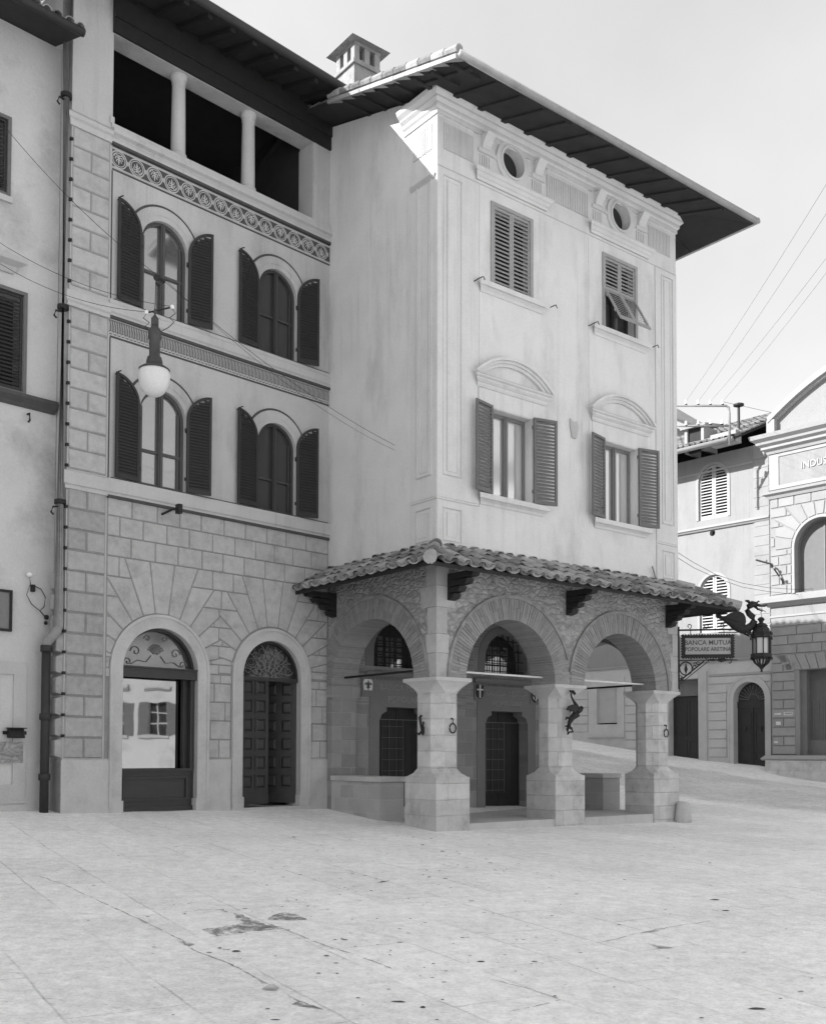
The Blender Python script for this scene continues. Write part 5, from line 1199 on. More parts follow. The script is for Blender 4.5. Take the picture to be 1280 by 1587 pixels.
mb.build('bill_marks', 'sign_text', S)
mb = MB(); slab(mb, [(1.3, .0, 13.0), (SE - .2, .0, 13.0), (SE - .2, 9, 13.0), (1.3, 9, 13.0)]); mb.build('roof', 'tile', S)
# far roof glimpsed over the street house
q = pt(1005, 640, 62); D_ = thing('distant_house', 'far house showing only an eaves corner beside the insulator frame over the roofs', 'building', (q.x, q.y, 0), ROT1)
mb = MB(); mb.box(-9, .3, 0, 8, 0, q.z - .4); mb.build('wall', 'far_wall', D_); mb = MB(); slab(mb, [(-9.5, -1, q.z - .5), (1.2, -1, q.z - .5), (-1.4, 4, q.z + 1.8), (-9.5, 4, q.z + 1.8)], .2); slab(mb, [(1.2, -1, q.z - .5), (1.2, 8, q.z - .5), (-1.4, 4, q.z + 1.8)], .2); mb.build('roof', 'tile', D_)
# houses that close the square on the right, seen only as a reflection in the shop window
O_ = thing('opposite_house', 'long plastered house across the square, mirrored in the arched shop window', 'building', (23, -16, 0), -PI / 2)
fO = front()
wins = [(-31.0 + k * 1.95, z0) for k in range(16) for z0 in (2.3, 6.6, 10)]
mb = MB(fO); mb.prism(rect(-34, 4, -2, 13), -.4, 0, [rect(a, a + .85, z, z + 1.45) for a, z in wins]); mb.box(-34, 4, -8, -7.7, -2, 13); mb.build('wall', 'plaster_old', O_)
mb = MB(fO)
for a, z in wins: mb.mould([(0, z + 2.0), (.06, z + 2.0), (.18, z + 2.1), (.18, z + 2.18), (0, z + 2.2)], a - .25, a + 1.1)
for a, z in wins: mb.mould([(0, z - .15), (.10, z - .15), (.10, z), (0, z)], a - .15, a + 1.2)
mb.mould([(0, 5.2), (.1, 5.2), (.15, 5.4), (0, 5.4)], -34, 4); mb.build('window_ledges', 'plaster_line', O_)
mb = MB(fO)
for a, z in wins: mb.box(a, a + .85, -.3, -.25, z, z + 1.45)
mb.build('panes', 'pane_dark', O_)
mb = MB(fO)
for a, z in wins:
    mb.box(a - .43, a - .02, .01, .05, z, z + 1.45); mb.box(a + .87, a + 1.28, .01, .05, z, z + 1.45)
mb.build('shutters', 'shutter_mid', O_)
mb = MB(fO)
for a, z in wins: mb.box(a + .40, a + .45, -.25, -.2, z, z + 1.45); mb.box(a, a + .85, -.25, -.2, z + .48, z + .52); mb.box(a, a + .85, -.25, -.2, z + .95, z + .99)
mb.build('glazing_bars', 'white_paint', O_)
mb = MB(); slab(mb, [(-34.5, -1, 13), (4.5, -1, 13), (4.5, 8.5, 15), (-34.5, 8.5, 15)], .2); mb.build('roof', 'tile', O_)

# ================================================================== IRONWORK AT THE PORTICO
KC = onB(WB, 0); dg = (dB - dS).normalized(); ROTK = math.atan2(dg.y, dg.x)
def fK(u, w, z): return (u, -w, z)
t_ = thing('sign_bracket', 'wrought iron scrolled bracket at the right corner of the portico, carrying the bank sign', 'bracket', KC, ROTK)
mb = MB(fK); mb.box(-.02, .03, -.02, .02, 2.93, 4.36)
for k in range(20): mb.ball((-.035, 0, 2.97 + k * .07), .024, 6)
mb.build('upright', 'iron', t_)
mb = MB(fK); mb.tube([(0, 0, 4.28), (1.72, 0, 4.29)], .022, 6); mb.tube([(.9, 0, 4.22), (1.75, 0, 4.22)], .012, 5)
for x in (.25, .62, .98): mb.tube([(x + .05 * math.cos(a) * (1 - a / 9), 0, 4.37 + .05 * math.sin(a) * (1 - a / 9)) for a in [k * .5 for k in range(-3, 10)]], .010, 4)
mb.build('top_bar', 'iron', t_)
mb = MB(fK); mb.tube([(0, 0, 3.585), (.6, 0, 3.588), (.78, 0, 3.59), (.86, 0, 3.59), (.96, 0, 3.59), (1.08, 0, 3.59), (1.32, 0, 3.588)], [.013, .013, .03, .015, .06, .02, .01], 6); mb.tube([(1.17, 0, 3.64), (1.18, 0, 3.54), (1.15, 0, 3.51), (1.12, 0, 3.53)], .012, 5)
mb.tube([(.01, 0, 3.10), (.58, 0, 3.57)], .018, 5); mb.tube([(.01, 0, 3.03), (.68, 0, 3.57)], .010, 5)
mb.tube([(.17 + .14 * math.cos(a), 0, 3.40 + .15 * math.sin(a)) for a in [k * .35 for k in range(19)]], .016, 5)
mb.hull2([(.17, -.01, 3.26), (.21, -.01, 3.38), (.17, -.01, 3.53), (.13, -.01, 3.38)], [(.17, .01, 3.26), (.21, .01, 3.38), (.17, .01, 3.53), (.13, .01, 3.38)])
for x, z in ((.38, 3.50), (.44, 3.52), (.05, 3.2), (.09, 3.17), (.36, 3.43)): mb.tube([(x + .035 * math.cos(a), 0, z + .035 * math.sin(a)) for a in [k * .7 for k in range(9)]], .010, 4)
mb.build('lower_scrollwork', 'iron', t_)
sg = thing('bank_sign', 'oblong framed bank sign with two lines of lettering, hung from the iron bracket', 'sign', KC, ROTK)
mb = MB(fK); mb.prism(rect(.09, 1.23, 3.65, 4.16), -.03, .03, [rect(.155, 1.165, 3.72, 4.095)[::-1]])
for k in range(19):
    x = .11 + k * .061; mb.ball((x, 0, 4.165), .026, 6, (1, .6, 1)); mb.ball((x, 0, 3.645), .026, 6, (1, .6, 1))
for k in range(9):
    z = 3.67 + k * .06; mb.ball((.085, 0, z), .026, 6, (1, .6, 1)); mb.ball((1.235, 0, z), .026, 6, (1, .6, 1))
mb.build('frame', 'iron', sg)
mb = MB(fK); mb.prism(rect(.15, 1.17, 3.715, 4.10), -.012, .012); fc = mb.build('panel', 'sign_face', sg)
for bd, zt, sc in (('BANCA MUTUA', 3.985, .150), ('POPOLARE ARETINA', 3.835, .128)):
    text(bd, sc, fc, lambda x, y, d, zt=zt: fK(.66 + x, .014 + d, zt + y), 'lettering', 'sign_text', .003, .002, sx=.86 if len(bd) > 12 else .98)
mb = MB(fK)
for x in (.28, 1.02): mb.tube([(x, 0, 4.16), (x, 0, 4.28)], .010, 5)
for x in (.28, .62, 1.17): mb.tube([(x, 0, 3.59), (x, 0, 3.66)], .010, 5)
mb.build('hanger', 'iron', sg)
# dragon that holds the lantern
t_ = thing('dragon_bracket', 'black wrought iron winged dragon with an S-shaped neck, above the bank sign', 'ironwork figure', KC, ROTK)
mb = MB(fK)
mb.tube([(.86, 0, 4.66), (.88, 0, 4.60), (.96, 0, 4.56), (1.04, 0, 4.52), (1.16, 0, 4.45), (1.30, 0, 4.36), (1.44, 0, 4.29), (1.55, 0, 4.30), (1.65, 0, 4.38), (1.69, 0, 4.47), (1.67, 0, 4.56), (1.58, 0, 4.64), (1.54, 0, 4.72), (1.57, 0, 4.80), (1.66, 0, 4.86), (1.74, 0, 4.85)],
        [.02, .05, .045, .055, .08, .11, .115, .10, .085, .08, .075, .068, .062, .066, .078, .06], 8)
mb.tube([(.98, 0, 4.55), (.92, 0, 4.64), (.98, 0, 4.68), (1.04, 0, 4.64)], [.03, .025, .018, .01], 6)
mb.build('body', 'iron', t_, smooth=True)
mb = MB(fK)
ct = [(1.44, 4.30), (1.30, 4.34), (1.22, 4.40), (1.14, 4.43), (1.10, 4.50), (1.02, 4.52), (1.06, 4.60), (1.16, 4.66), (1.28, 4.70), (1.38, 4.69), (1.46, 4.64), (1.50, 4.56), (1.51, 4.46), (1.49, 4.38)]
mb.prism(ct, -.03, .03); wg = mb.build('wing', 'iron', t_)
mb = MB(fK); mb.tube([(1.72, 0, 4.86), (1.82, 0, 4.82), (1.93, 0, 4.81), (1.98, 0, 4.84)], [.045, .03, .022, .015], 6); mb.tube([(1.70, 0, 4.82), (1.78, 0, 4.74), (1.88, 0, 4.69)], [.04, .022, .010], 6); mb.tube([(1.62, 0, 4.86), (1.56, 0, 4.93), (1.50, 0, 4.94)], [.03, .035, .02], 6); mb.tube([(1.74, 0, 4.88), (1.80, 0, 4.93), (1.82, 0, 4.90)], [.025, .015, .01], 5)
mb.build('head', 'iron', t_, smooth=True)
mb = MB(fK); mb.tube([(1.50, .05, 4.27), (1.56, .06, 4.18), (1.66, .05, 4.15), (1.72, .05, 4.16)], [.05, .03, .025, .015], 6); mb.tube([(1.45, -.05, 4.27), (1.49, -.06, 4.19), (1.60, -.05, 4.13)], [.05, .03, .015], 6); mb.build('leg', 'iron', t_)
mb = MB(fK); mb.tube([(1.86, 0, 4.78), (1.87, 0, 4.72), (1.84, 0, 4.66), (1.86, 0, 4.58), (1.84, 0, 4.54)], .009, 5); mb.tube([(1.87, 0, 4.72), (1.92, 0, 4.70), (1.95, 0, 4.67)], .008, 5); mb.tube([(1.76, 0, 4.72), (1.82, 0, 4.76), (1.87, 0, 4.72)], .008, 4); mb.build('hook_chain', 'iron', t_)
# lantern
LC = KC + dg * 1.845; t_ = thing('hanging_lantern', 'black wrought iron lantern with pale glass and pointed foot, hung from the dragon', 'lantern', LC, ROTK)
mb = MB(); mb.lathe([(.02, 4.56), (.05, 4.55), (.085, 4.51), (.05, 4.46), (.045, 4.43), (.10, 4.41), (.15, 4.37), (.14, 4.34), (.18, 4.30), (.20, 4.22), (.21, 4.14)], (0, 0, 0), 8); mb.build('crown', 'iron', t_)
mb = MB(); mb.lathe([(.20, 4.08), (.235, 4.10), (.24, 4.16), (.20, 4.17)], (0, 0, 0), 8)
for k in range(8): a = k * PI / 4; mb.ball((.235 * math.cos(a), .235 * math.sin(a), 4.18), .035, 6, (.6, .6, 1.3)); mb.ball((.235 * math.cos(a), .235 * math.sin(a), 4.07), .03, 6, (.6, .6, 1.3))
mb.lathe([(.19, 3.62), (.235, 3.64), (.24, 3.72), (.20, 3.73)], (0, 0, 0), 8)
for k in range(8): a = k * PI / 4; mb.ball((.23 * math.cos(a), .23 * math.sin(a), 3.62), .035, 6, (.6, .6, 1.2))
mb.build('band', 'iron', t_)
mb = MB()
for k in range(8): a = k * PI / 4 + PI / 8 * 0; mb.tube([(.195 * math.cos(a), .195 * math.sin(a), 3.70), (.195 * math.cos(a), .195 * math.sin(a), 4.10)], .014, 5)
mb.build('cage_bar', 'iron', t_)
mb = MB(); mb.lathe([(.165, 3.72), (.175, 3.73), (.175, 4.09), (.165, 4.10)], (0, 0, 0), 8); mb.build('glass', 'pane_lantern', t_)
mb = MB()
for k in range(8): a = k * PI / 4; mb.tube([(.20 * math.cos(a), .20 * math.sin(a), 3.62), (.15 * math.cos(a), .15 * math.sin(a), 3.52), (.06 * math.cos(a), .06 * math.sin(a), 3.44), (.0, 0, 3.38)], [.022, .022, .02, .02], 5)
mb.lathe([(.0, 3.30), (.03, 3.32), (.02, 3.36), (.05, 3.40), (.04, 3.44), (.0, 3.47)], (0, 0, 0), 8); mb.build('foot_finial', 'iron', t_)
# rings, torch hook, dragon torch holder on the piers
def ring(u, lab):
    P = onB(u, .088); t = thing('tethering_ring', lab, 'iron ring', P, ROTB, 'iron rings on the portico piers')
    mb = MB(fB); mb.tube([(0, .0, 2.10), (0, .05, 2.09), (0, .045, 2.0)], .017, 6); mb.build('staple', 'iron', t)
    mb = MB(fB); n = 18; mb.tube([(.075 * math.cos(2 * PI * k / n), .045, 1.915 + .088 * math.sin(2 * PI * k / n)) for k in range(n + 1)], .014, 6, cap=False); mb.build('ring', 'iron', t)
ring(.44, 'black iron ring on the front of the corner pier, nearest the camera'); ring(6.80, 'black iron ring on the right-hand pier under the sign bracket')
t_ = thing('torch_hook', 'black double-pronged iron hook on the left face of the corner pier', 'iron hook', onB(.088, .44), ROTB)
mb = MB(sB); mb.tube([(.10, .0, 2.16), (.10, .05, 2.12), (.06, .05, 1.98), (.02, .05, 1.86)], .022, 6); mb.build('stem', 'iron', t_)
mb = MB(sB)
for q in (-1, 1): mb.tube([(.02, .05, 1.86), (.02 + q * .06, .08, 1.80), (.02 + q * .11, .10, 1.84), (.02 + q * .12, .10, 1.94)], [.025, .022, .018, .012], 6)
mb.tube([(.02, .05, 1.88), (-.02, .06, 1.98), (-.03, .06, 2.04)], .02, 6); mb.build('prong', 'iron', t_)
t_ = thing('dragon_torch_holder', 'small black iron winged creature with a long neck, clinging to the middle pier', 'ironwork figure', onB(3.60, .088), ROTB)
cxp = pt(893, 1107, (onB(3.60, .02) - OC).dot(FW)); loc_ = Matrix.Rotation(-ROTB, 3, 'Z') @ (cxp - onB(3.60, .088)); ou, ow, oz = loc_.x, -loc_.y, loc_.z
def G_(px, py, dw=0.0): # picture-proportioned layout of the figure, in its own plane turned a little outwards
    return (ou + (px - 893) * .0190, .13 + dw + (px - 880) * .002, oz - (py - 1107) * .0150)
mb = MB(fB)
mb.tube([G_(888.5, 1078), G_(889, 1083), G_(892, 1089), G_(896, 1095), G_(898, 1101), G_(896, 1107), G_(890, 1112), G_(886, 1119), G_(885, 1125)], [.018, .02, .024, .04, .075, .085, .06, .045, .035], 8)
mb.tube([G_(896, 1104), G_(901, 1101), G_(904, 1097)], [.07, .06, .04], 8); mb.build('body', 'iron', t_, smooth=True)
mb = MB(fB); mb.tube([G_(887, 1076), G_(891, 1076), G_(894, 1079), G_(893, 1081)], [.02, .035, .03, .01], 6); mb.tube([G_(890, 1077), G_(886, 1074)], [.02, .008], 5); mb.build('head', 'iron', t_)
mb = MB(fB); P_ = [(896, 1096), (888, 1094), (882, 1097), (879.5, 1102), (882, 1102), (884, 1101), (885, 1104), (888, 1102), (889, 1105), (893, 1104)]
mb.hull2([G_(x, y, .03) for x, y in P_], [G_(x, y, .07) for x, y in P_]); mb.build('wing', 'iron', t_)
mb = MB(fB); mb.tube([G_(885, 1124), G_(883, 1129), G_(884, 1134), G_(887, 1131)], [.03, .03, .03, .015], 6); mb.tube([G_(885, 1124), G_(889, 1127), G_(891, 1131), G_(888, 1132)], [.03, .028, .03, .015], 6); mb.tube([G_(888, 1113), G_(882, 1112), G_(881, 1115)], [.03, .022, .012], 6)
mb.tube([G_(885, 1122), (ou - .1, .02, oz - .25)], .02, 5); mb.build('claw', 'iron', t_)
# coats of arms on the back wall
def shield(u, z, lab, kind):
    t = thing('coat_of_arms', lab, 'coat of arms', onB(u, 3.58) + Vector((0, 0, z)), ROTB)
    mb = MB(fB); mb.prism(rect(-.155, .155, -.22, .19), -.012, .012); mb.build('slab', 'interior_mid', t)
    sp = [(-.12, .16), (-.12, -.06), (-.09, -.13), (0, -.19), (.09, -.13), (.12, -.06), (.12, .16)]
    mb = MB(fB)
    if kind == 'lily': mb.prism([(-.125, .10), (-.09, .16), (.09, .16), (.125, .10), (.11, -.08), (-.11, -.08)], .012, .03); f = mb.build('field', 'white_paint', t)
    elif kind == 'cross': mb.prism(sp, .012, .026); f = mb.build('field', 'interior', t)
    else: mb.prism(sp, .012, .026); f = mb.build('field', 'interior', t)
    mb = MB(fB)
    if kind == 'lily':
        mb.prism([(0, .14), (.028, .07), (.015, .0), (.015, -.07), (-.015, -.07), (-.015, .0), (-.028, .07)], .030, .040); mb.prism(rect(-.05, .05, -.03, -.01), .030, .042)
        for q in (-1, 1): mb.tube([(q * .012, .036, -.02), (q * .03, .036, .05), (q * .065, .036, .08), (q * .085, .036, .045), (q * .07, .036, .02)], [.012, .016, .016, .013, .006], 5)
        mb.build('lily', 'sign_text', f)
    elif kind == 'cross': mb.prism(rect(-.02, .02, -.16, .15), .026, .036); mb.prism(rect(-.10, .10, .02, .055), .026, .037); mb.build('cross', 'white_paint', f)
    else:
        mb.prism([(-.07, .14), (-.03, .10), (-.02, .03), (-.06, .0), (-.10, .06), (-.10, .13)], .026, .034); mb.prism([(.05, .06), (.10, .02), (.09, -.06), (.05, -.10), (.04, -.15), (.0, -.12), (.03, -.08), (.01, -.02)], .026, .034); mb.prism([(-.08, -.02), (-.04, -.05), (-.03, -.12), (-.06, -.09)], .026, .034); mb.build('charge', 'white_paint', f)
shield(1.03, 2.90, 'small white shield with a dark lily above the left portico door', 'lily'); shield(4.32, 2.93, 'small dark shield with a pale cross, left of the right portico door', 'cross'); shield(6.17, 2.90, 'small blotched black and white shield, right of the right portico door', 'beast')
# bollard
bp = pt(1059, 1276, 1); tt = (gz(5.83, 22.2) - OC.z) / (bp - OC).z; bp = OC + (bp - OC) * tt
t_ = thing('stone_bollard', 'worn stub of a stone bollard at the foot of the right-hand portico pier', 'bollard', (bp.x, bp.y, gz(bp.x, bp.y)), .3)
mb = MB(); rnd = random.Random(2); pr = [(.185, -.1), (.185, .08), (.175, .2), (.15, .34), (.145, .42), (.12, .45), (.0, .455)]; mb.lathe(pr, (0, 0, 0), 14)
mb.v = [(x * (1 + rnd.uniform(-.06, .06)), y * (1 + rnd.uniform(-.06, .06)), z + rnd.uniform(-.012, .012) - .07 * (x if z > .3 else 0)) for x, y, z in mb.v]; mb.build('stub', 'stone_plain', t_, smooth=True)

# ================================================================== STREET LAMP ON ITS CABLE
def seg_pts(a, b, sag, n=14): return [a.lerp(b, k / n) - Vector((0, 0, sag * 4 * (k / n) * (1 - k / n))) for k in range(n + 1)]
def wire(name, pts, r, lab, group=None, cat='wire'):
    mb = MB(); o0 = Vector(pts[0]); mb.tube([Vector(p) - o0 for p in pts], r, 5); o = mb.build(name, 'iron', None, label=lab, cat=cat, group=group); o.location = o0; return o
def on_plane(px, py, P, n): d = ray(px, py); return OC + d * ((P - OC).dot(n) / d.dot(n))
LP = pt(239, 590, 15.0)
t_ = thing('hanging_street_lamp', 'street lamp with a white opal globe hanging from a cable before the arched windows', 'street lamp', LP)
mb = MB(); prof = [(.004, -.235)] + [(.228 * math.sin(a) ** .92, -.235 + .315 * (1 - math.cos(a))) for a in [k * PI / 20 for k in range(1, 11)]] + [(.226, .11), (.21, .15), (.17, .18), (.12, .19)]
mb.lathe(prof, (0, 0, 0), 28); mb.build('globe', 'globe', t_, smooth=True)
mb = MB(); mb.lathe([(.15, .17), (.215, .15), (.225, .165), (.17, .205), (.12, .225), (.115, .30), (.10, .33)], (0, 0, 0), 24); mb.build('shade', 'lamp_metal', t_, smooth=True)
mb = MB(); mb.lathe([(.10, .26), (.105, .28), (.105, .34), (.078, .36), (.078, .60), (.092, .62), (.092, .72), (.085, .76), (.06, .78), (.05, .84)], (0, 0, 0), 20); mb.build('housing', 'lamp_metal', t_, smooth=True)
mb = MB(); mb.lathe([(.055, .82), (.055, .92), (.03, .95), (.012, .98), (.03, 1.02), (.01, 1.07)], (0, 0, 0), 12); mb.tube([(0, 0, 1.05), (.01, 0, 1.48)], .008, 5); mb.build('hook', 'lamp_metal', t_)
mb = MB(); mb.tube([(-.10, 0, 1.01), (.24, 0, 1.09)], .012, 6); cb = mb.build('crossbar', 'iron', t_)
for x, z in ((-.12, 1.01), (.25, 1.09)):
    mb = MB(); mb.lathe([(.012, -.03), (.03, -.02), (.03, .02), (.012, .035)], (x, 0, z), 10); mb.build('insulator', 'porcelain', cb)
mb = MB()
for x0, z0, q in ((-.12, 1.0, 1), (.25, 1.07, -1)):
    mb.tube([(x0, 0, z0), (x0 - .05 * q, 0, z0 - .07), (x0 + .04 * q, 0, z0 - .14), (x0 - .03 * q, 0, z0 - .20), (x0 + .05 * q, 0, z0 - .28), (.07 * -q, 0, .72)], .007, 4)
mb.build('flex', 'iron', cb)
mb = MB(); mb.lathe([(.0, -.012), (.05, -.012), (.05, .012), (.0, .012)], (0, 0, 0), 10); mb.v = [(x + .02, z, y + 1.53) for x, y, z in mb.v]; mb.tube([(.08, 0, 1.50), (.13, 0, 1.46)], .03, 6); mb.tube([(.01, 0, 1.45), (.06, 0, 1.40)], .02, 6); mb.build('pulley', 'iron', t_)
LT = LP + Vector((.02, 0, 1.57))
la = on_plane(-70, 95, HO, nA); ra = on_plane(612, 690, C0, dB)
wire('lamp_cable', seg_pts(la, LT, .25) + seg_pts(LT, ra, .18)[1:], .0042, 'long steel cable carrying the globe lamp across the house fronts', 'cables of the street lamp', 'cable')
wire('lamp_rope', seg_pts(LT + Vector((.1, 0, -.05)), ra + Vector((0, 0, -.10)), .24), .003, 'thin rope running just beneath the lamp cable to the pale side wall', 'cables of the street lamp', 'cable')
l1 = on_plane(-80, 318, HO, nA); l2 = on_plane(-80, 350, HO, nA)
wire('feed_wire', seg_pts(l1, LP + Vector((.25, 0, 1.10)), .30), .004, 'upper of the two sagging feed wires reaching the lamp from the left', 'cables of the street lamp', 'cable')
wire('feed_wire', seg_pts(l2, LP + Vector((-.12, 0, 1.02)), .30), .004, 'lower of the two sagging feed wires reaching the lamp from the left', 'cables of the street lamp', 'cable')
# insulator frame on the roof across the street, with its telephone wires
DR = 37.0; fo = pt(1130, 664, DR); t_ = thing('insulator_frame', 'bent pipe frame with white telephone insulators standing on the street house roof', 'telephone frame', (fo.x, fo.y, fo.z - .6), 0)
def fp_(px, py): v = pt(px, py, DR) - t_.location; return Vector((v.x, 0, v.z))
mb = MB(); mb.tube([fp_(1130.5, 690), fp_(1130.5, 640), fp_(1129.5, 631), fp_(1126, 628.3), fp_(1040, 628)], .045, 8); mb.tube([fp_(1040, 628), fp_(1040, 690)], .045, 8); mb.tube([fp_(1040, 660), fp_(1130, 660)], .04, 8); mb.build('pipe', 'pipe', t_, smooth=True)
top_px = [(1063, 622), (1082, 622), (1101, 622), (1120, 622)]; low_px = [(1063, 655), (1082, 654), (1101, 653), (1119, 653)]
pts_i = []
for px, py in top_px + low_px:
    p = fp_(px, py + 5); mb = MB(); mb.lathe([(.02, -.02), (.055, .0), (.05, .03)], tuple(p), 8); base_ = mb.build('pin', 'iron', t_); mb = MB(); mb.lathe([(.05, .03), (.055, .06), (.04, .10), (.045, .15), (.02, .18)], tuple(p), 10); mb.build('insulator', 'porcelain', t_); pts_i.append(t_.location + p + Vector((0, 0, .12)))
ends = [((1235, 350), 'leftmost of the thin telephone wires climbing to the upper right'), ((1248, 372), 'second telephone wire from the left, climbing from the insulator frame'), ((1285, 385), 'third telephone wire from the left, the darkest of those climbing across the sky'), ((1300, 388), 'rightmost of the thin telephone wires climbing from the insulator frame')]
for k in range(4):
    (ex, ey), lab = ends[k]; a = pts_i[k]; sx_, sy_ = top_px[k]; ex2, ey2 = sx_ + (ex - sx_) * 1.9, sy_ + (ey - sy_) * 1.9
    wire('telephone_wire', seg_pts(a, pt(ex2, ey2, 16), .15, 8), .0032, lab, 'telephone wires over the side street', 'wire')
wire('telephone_wire', [pts_i[3], pt(1200, 640, 37.5)], .007, 'short wire from the insulator frame down to the curved pediment', 'telephone wires over the side street', 'wire')
for k, (y0_, lab) in enumerate(((858, 'upper of the two sagging wires crossing in front of the sunlit street house'), (866, 'lower of the two sagging wires crossing in front of the sunlit street house'))):
    P_ = [pt(1040, y0_ - 8, 30), pt(1075, y0_ + 14, 31), pt(1110, y0_ + 33 - k * 3, 32), pt(1150, y0_ + 46 - k * 2, 33.5), pt(1190, y0_ + 53 - k * 2, 35), pt(1240, y0_ + 56, 36), pt(1330, y0_ + 50, 37)]
    wire('span_wire', P_, .007, lab, 'wires crossing the side street', 'wire')
bk = on_plane(1190, 885, S2O, -nin1); t_ = thing('wire_bracket', 'slanting black iron wire bracket on the sunlit wall beside the arched window', 'bracket', (bk.x, bk.y, bk.z), ROT1)
def bk_(px, py, w): v = on_plane(px, py, S2O - nin1 * w, -nin1) - bk; v = Matrix.Rotation(-ROT1, 3, 'Z') @ v; return tuple(v)
mb = MB(); mb.tube([bk_(1172, 868, .1), bk_(1194, 874, .3)], .035, 6); mb.tube([bk_(1194, 874, .3), bk_(1213, 901, .1)], .03, 6); mb.tube([bk_(1213, 901, .1), bk_(1213, 905, .0)], .03, 6); mb.build('arm', 'iron', t_)
mb = MB()
for px, py in ((1200, 881), (1210, 896), (1187, 870)): mb.ball(bk_(px, py - 1, .25), .055, 8)
mb.build('insulator', 'pipe', t_)
# ================================================================== marks and litter on the square
def on_ground(px, py, lift=.0):
    d = ray(px, py); t = (-.1 - OC.z) / d.z
    for _ in range(12): p = OC + d * t; t = (gz(p.x, p.y) + lift - OC.z) / d.z
    return OC + d * t
def ground_poly(name, pix, material, lift=.005, label=None):
    P = [on_ground(x, y, lift) for x, y in pix]; c = sum(P, Vector()) / len(P); rnd = random.Random(len(pix)); Q = []
    for i in range(len(P)):
        a, b = P[i], P[(i + 1) % len(P)]
        for k in range(5): q = a.lerp(b, k / 5); j = .0 if k == 0 else (b - a).length * .05; Q.append(q + Vector((rnd.uniform(-j, j), rnd.uniform(-j, j), 0)))
    tr = tessellate_polygon([[Vector((q.x, q.y, 0)) for q in Q]]); me = bpy.data.meshes.new(name); me.from_pydata([tuple(q - c) for q in Q], [], [tuple(t) for t in tr])
    bm = bmesh.new(); bm.from_mesh(me); bmesh.ops.recalc_face_normals(bm, faces=bm.faces); [f.normal_flip() for f in bm.faces if f.normal.z < 0]; bm.to_mesh(me); bm.free()
    me.materials.append(M[material]); o = bpy.data.objects.new(name, me); scn.collection.objects.link(o); o.location = c; tag(o, kind='structure'); return o
M['hollow'] = mat('damp_hollow', .26, .3, 9, bump=.8, stain=.3, stain_scale=6, grain=.3, ragged=7)
M['joint'] = mat('earth_joint', .38, .2, 12, bump=.5, stain=.4, stain_scale=4, grain=.3, ragged=5)
ground_poly('damp_patch', [(312, 1441), (335, 1437), (365, 1434), (378, 1430), (352, 1413), (376, 1418), (400, 1428), (416, 1434), (440, 1440), (420, 1442), (395, 1444), (350, 1450), (335, 1451)], 'hollow')
ground_poly('damp_patch', [(413, 1426), (425, 1418), (438, 1415), (458, 1417), (476, 1426), (455, 1427)], 'hollow')
ground_poly('damp_patch', [(405, 1534), (418, 1524), (434, 1530), (428, 1535)], 'joint'); ground_poly('damp_patch', [(452, 1557), (462, 1552), (478, 1556), (503, 1565), (470, 1561)], 'hollow'); ground_poly('damp_patch', [(276, 1460), (290, 1459), (302, 1464), (292, 1467)], 'joint')
ground_poly('damp_patch', [(985, 1448), (1015, 1440), (1034, 1438), (1020, 1443)], 'joint'); ground_poly('damp_patch', [(1000, 1462), (1025, 1466), (1046, 1470), (1020, 1470)], 'joint'); ground_poly('damp_patch', [(1130, 1250), (1142, 1248), (1148, 1262), (1140, 1264)], 'joint')
def joint_line(pix, w):
    L_ = []; R_ = []
    for i, (x, y) in enumerate(pix):
        p = on_ground(x, y, .004); a = on_ground(*pix[max(i - 1, 0)]); b = on_ground(*pix[min(i + 1, len(pix) - 1)]); d = (b - a).normalized(); n = Vector((-d.y, d.x, 0)); ww = w * (.5 + .9 * ((i * 7) % 5) / 5); L_.append(p + n * ww); R_.append(p - n * ww)
    me = bpy.data.meshes.new('paving_joint'); k = len(L_); me.from_pydata([tuple(q) for q in L_ + R_], [], [(i, i + 1, k + i + 1, k + i) for i in range(k - 1)]); me.materials.append(M['joint'])
    bm = bmesh.new(); bm.from_mesh(me); [f.normal_flip() for f in bm.faces if f.normal.z < 0]; bm.to_mesh(me); bm.free()
    o = bpy.data.objects.new('paving_joint', me); scn.collection.objects.link(o); tag(o, kind='structure')
def dens(pix, n=6):
    r = []; rnd = random.Random(len(pix))
    for a, b in zip(pix[:-1], pix[1:]):
        for k in range(n): t = k / n; r.append((a[0] + (b[0] - a[0]) * t + rnd.uniform(-1, 1), a[1] + (b[1] - a[1]) * t + rnd.uniform(-.5, .5)))
    return r + [pix[-1]]
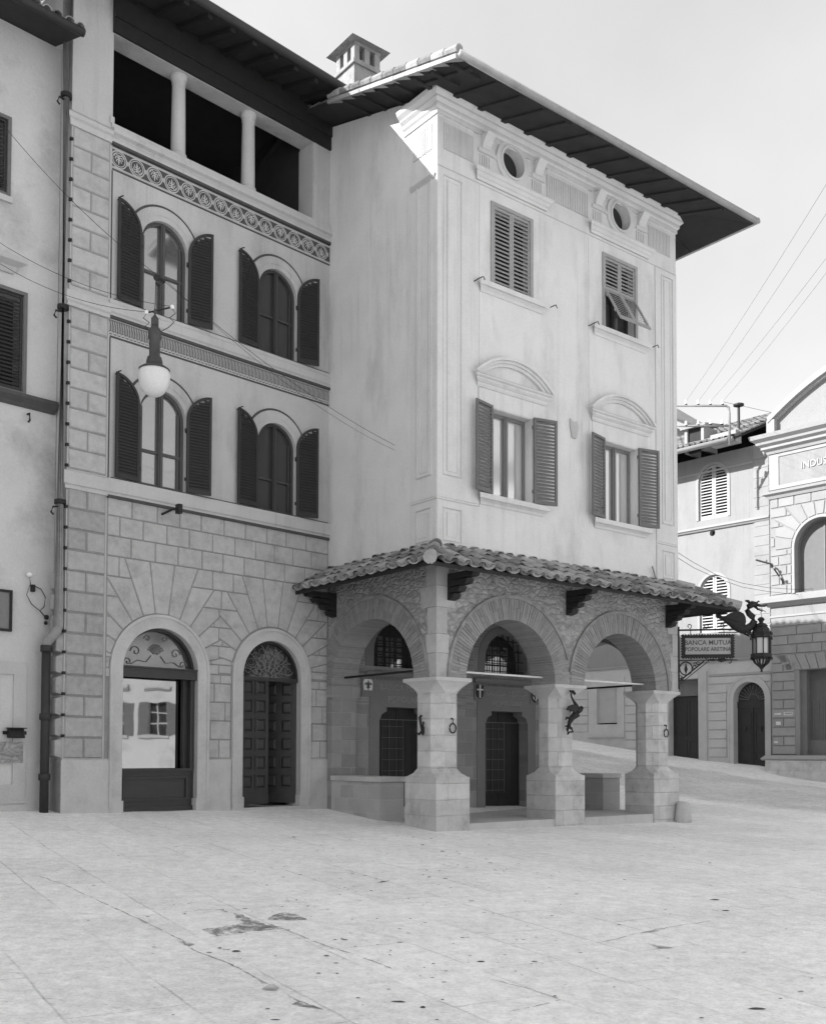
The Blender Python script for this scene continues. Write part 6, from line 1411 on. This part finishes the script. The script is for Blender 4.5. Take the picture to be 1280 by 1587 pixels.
joint_line(dens([(160, 1400), (215, 1425), (280, 1456), (300, 1473), (345, 1490), (372, 1502), (405, 1521), (432, 1532), (456, 1549), (500, 1565)]), .010)
joint_line(dens([(410, 1430), (440, 1440), (475, 1455), (510, 1468), (545, 1478), (580, 1491), (614, 1504)]), .012)
joint_line(dens([(282, 1415), (310, 1411), (340, 1410), (352, 1414)]), .012)
joint_line(dens([(60, 1358), (100, 1372), (160, 1400)]), .006); joint_line(dens([(925, 1463), (985, 1448), (1034, 1438), (1100, 1428)]), .008); joint_line(dens([(760, 1518), (815, 1532), (865, 1548)]), .007); joint_line(dens([(790, 1568), (830, 1560), (868, 1550)]), .007)
mb = MB(); rnd = random.Random(12)
spots = [(286, 1417), (341, 1470), (347, 1472), (366, 1475), (477, 1405), (590, 1368), (594, 1367), (575, 1381), (656, 1356), (708, 1320), (712, 1324), (692, 1312), (760, 1338), (745, 1491), (655, 1562), (603, 1534), (506, 1482), (494, 1509), (455, 1298), (960, 1434), (1125, 1412), (1108, 1395), (1045, 1314), (1100, 1338), (640, 1298), (668, 1300), (686, 1320), (655, 1310), (665, 1360), (690, 1362), (534, 1457), (617, 1553), (828, 1491), (1172, 1564)]
for k in range(240): spots.append((rnd.gauss(620, 190), rnd.triangular(1290, 1560, 1310)))
for k in range(60): spots.append((rnd.uniform(20, 1260), rnd.uniform(1275, 1585)))
for i, (x, y) in enumerate(spots):
    if y > 1586 or y < 1283: continue
    p = on_ground(x, y, .004); s_ = (.019 if i < 34 else .0085) * rnd.uniform(.4, 1.2); a0 = rnd.uniform(0, 6); n = 6; el = rnd.uniform(1, 4.0)
    ring_ = [(p.x + s_ * el * math.cos(a0 + 2 * PI * k / n) * rnd.uniform(.6, 1), p.y + s_ * math.sin(a0 + 2 * PI * k / n) * rnd.uniform(.5, 1), p.z) for k in range(n)]
    mb.hull2(ring_, [((q[0] - p.x) * .5 + p.x, (q[1] - p.y) * .5 + p.y, p.z + s_ * .35) for q in ring_])
mb.build('ground_litter', 'sgraffito_dark', None, kind='stuff')
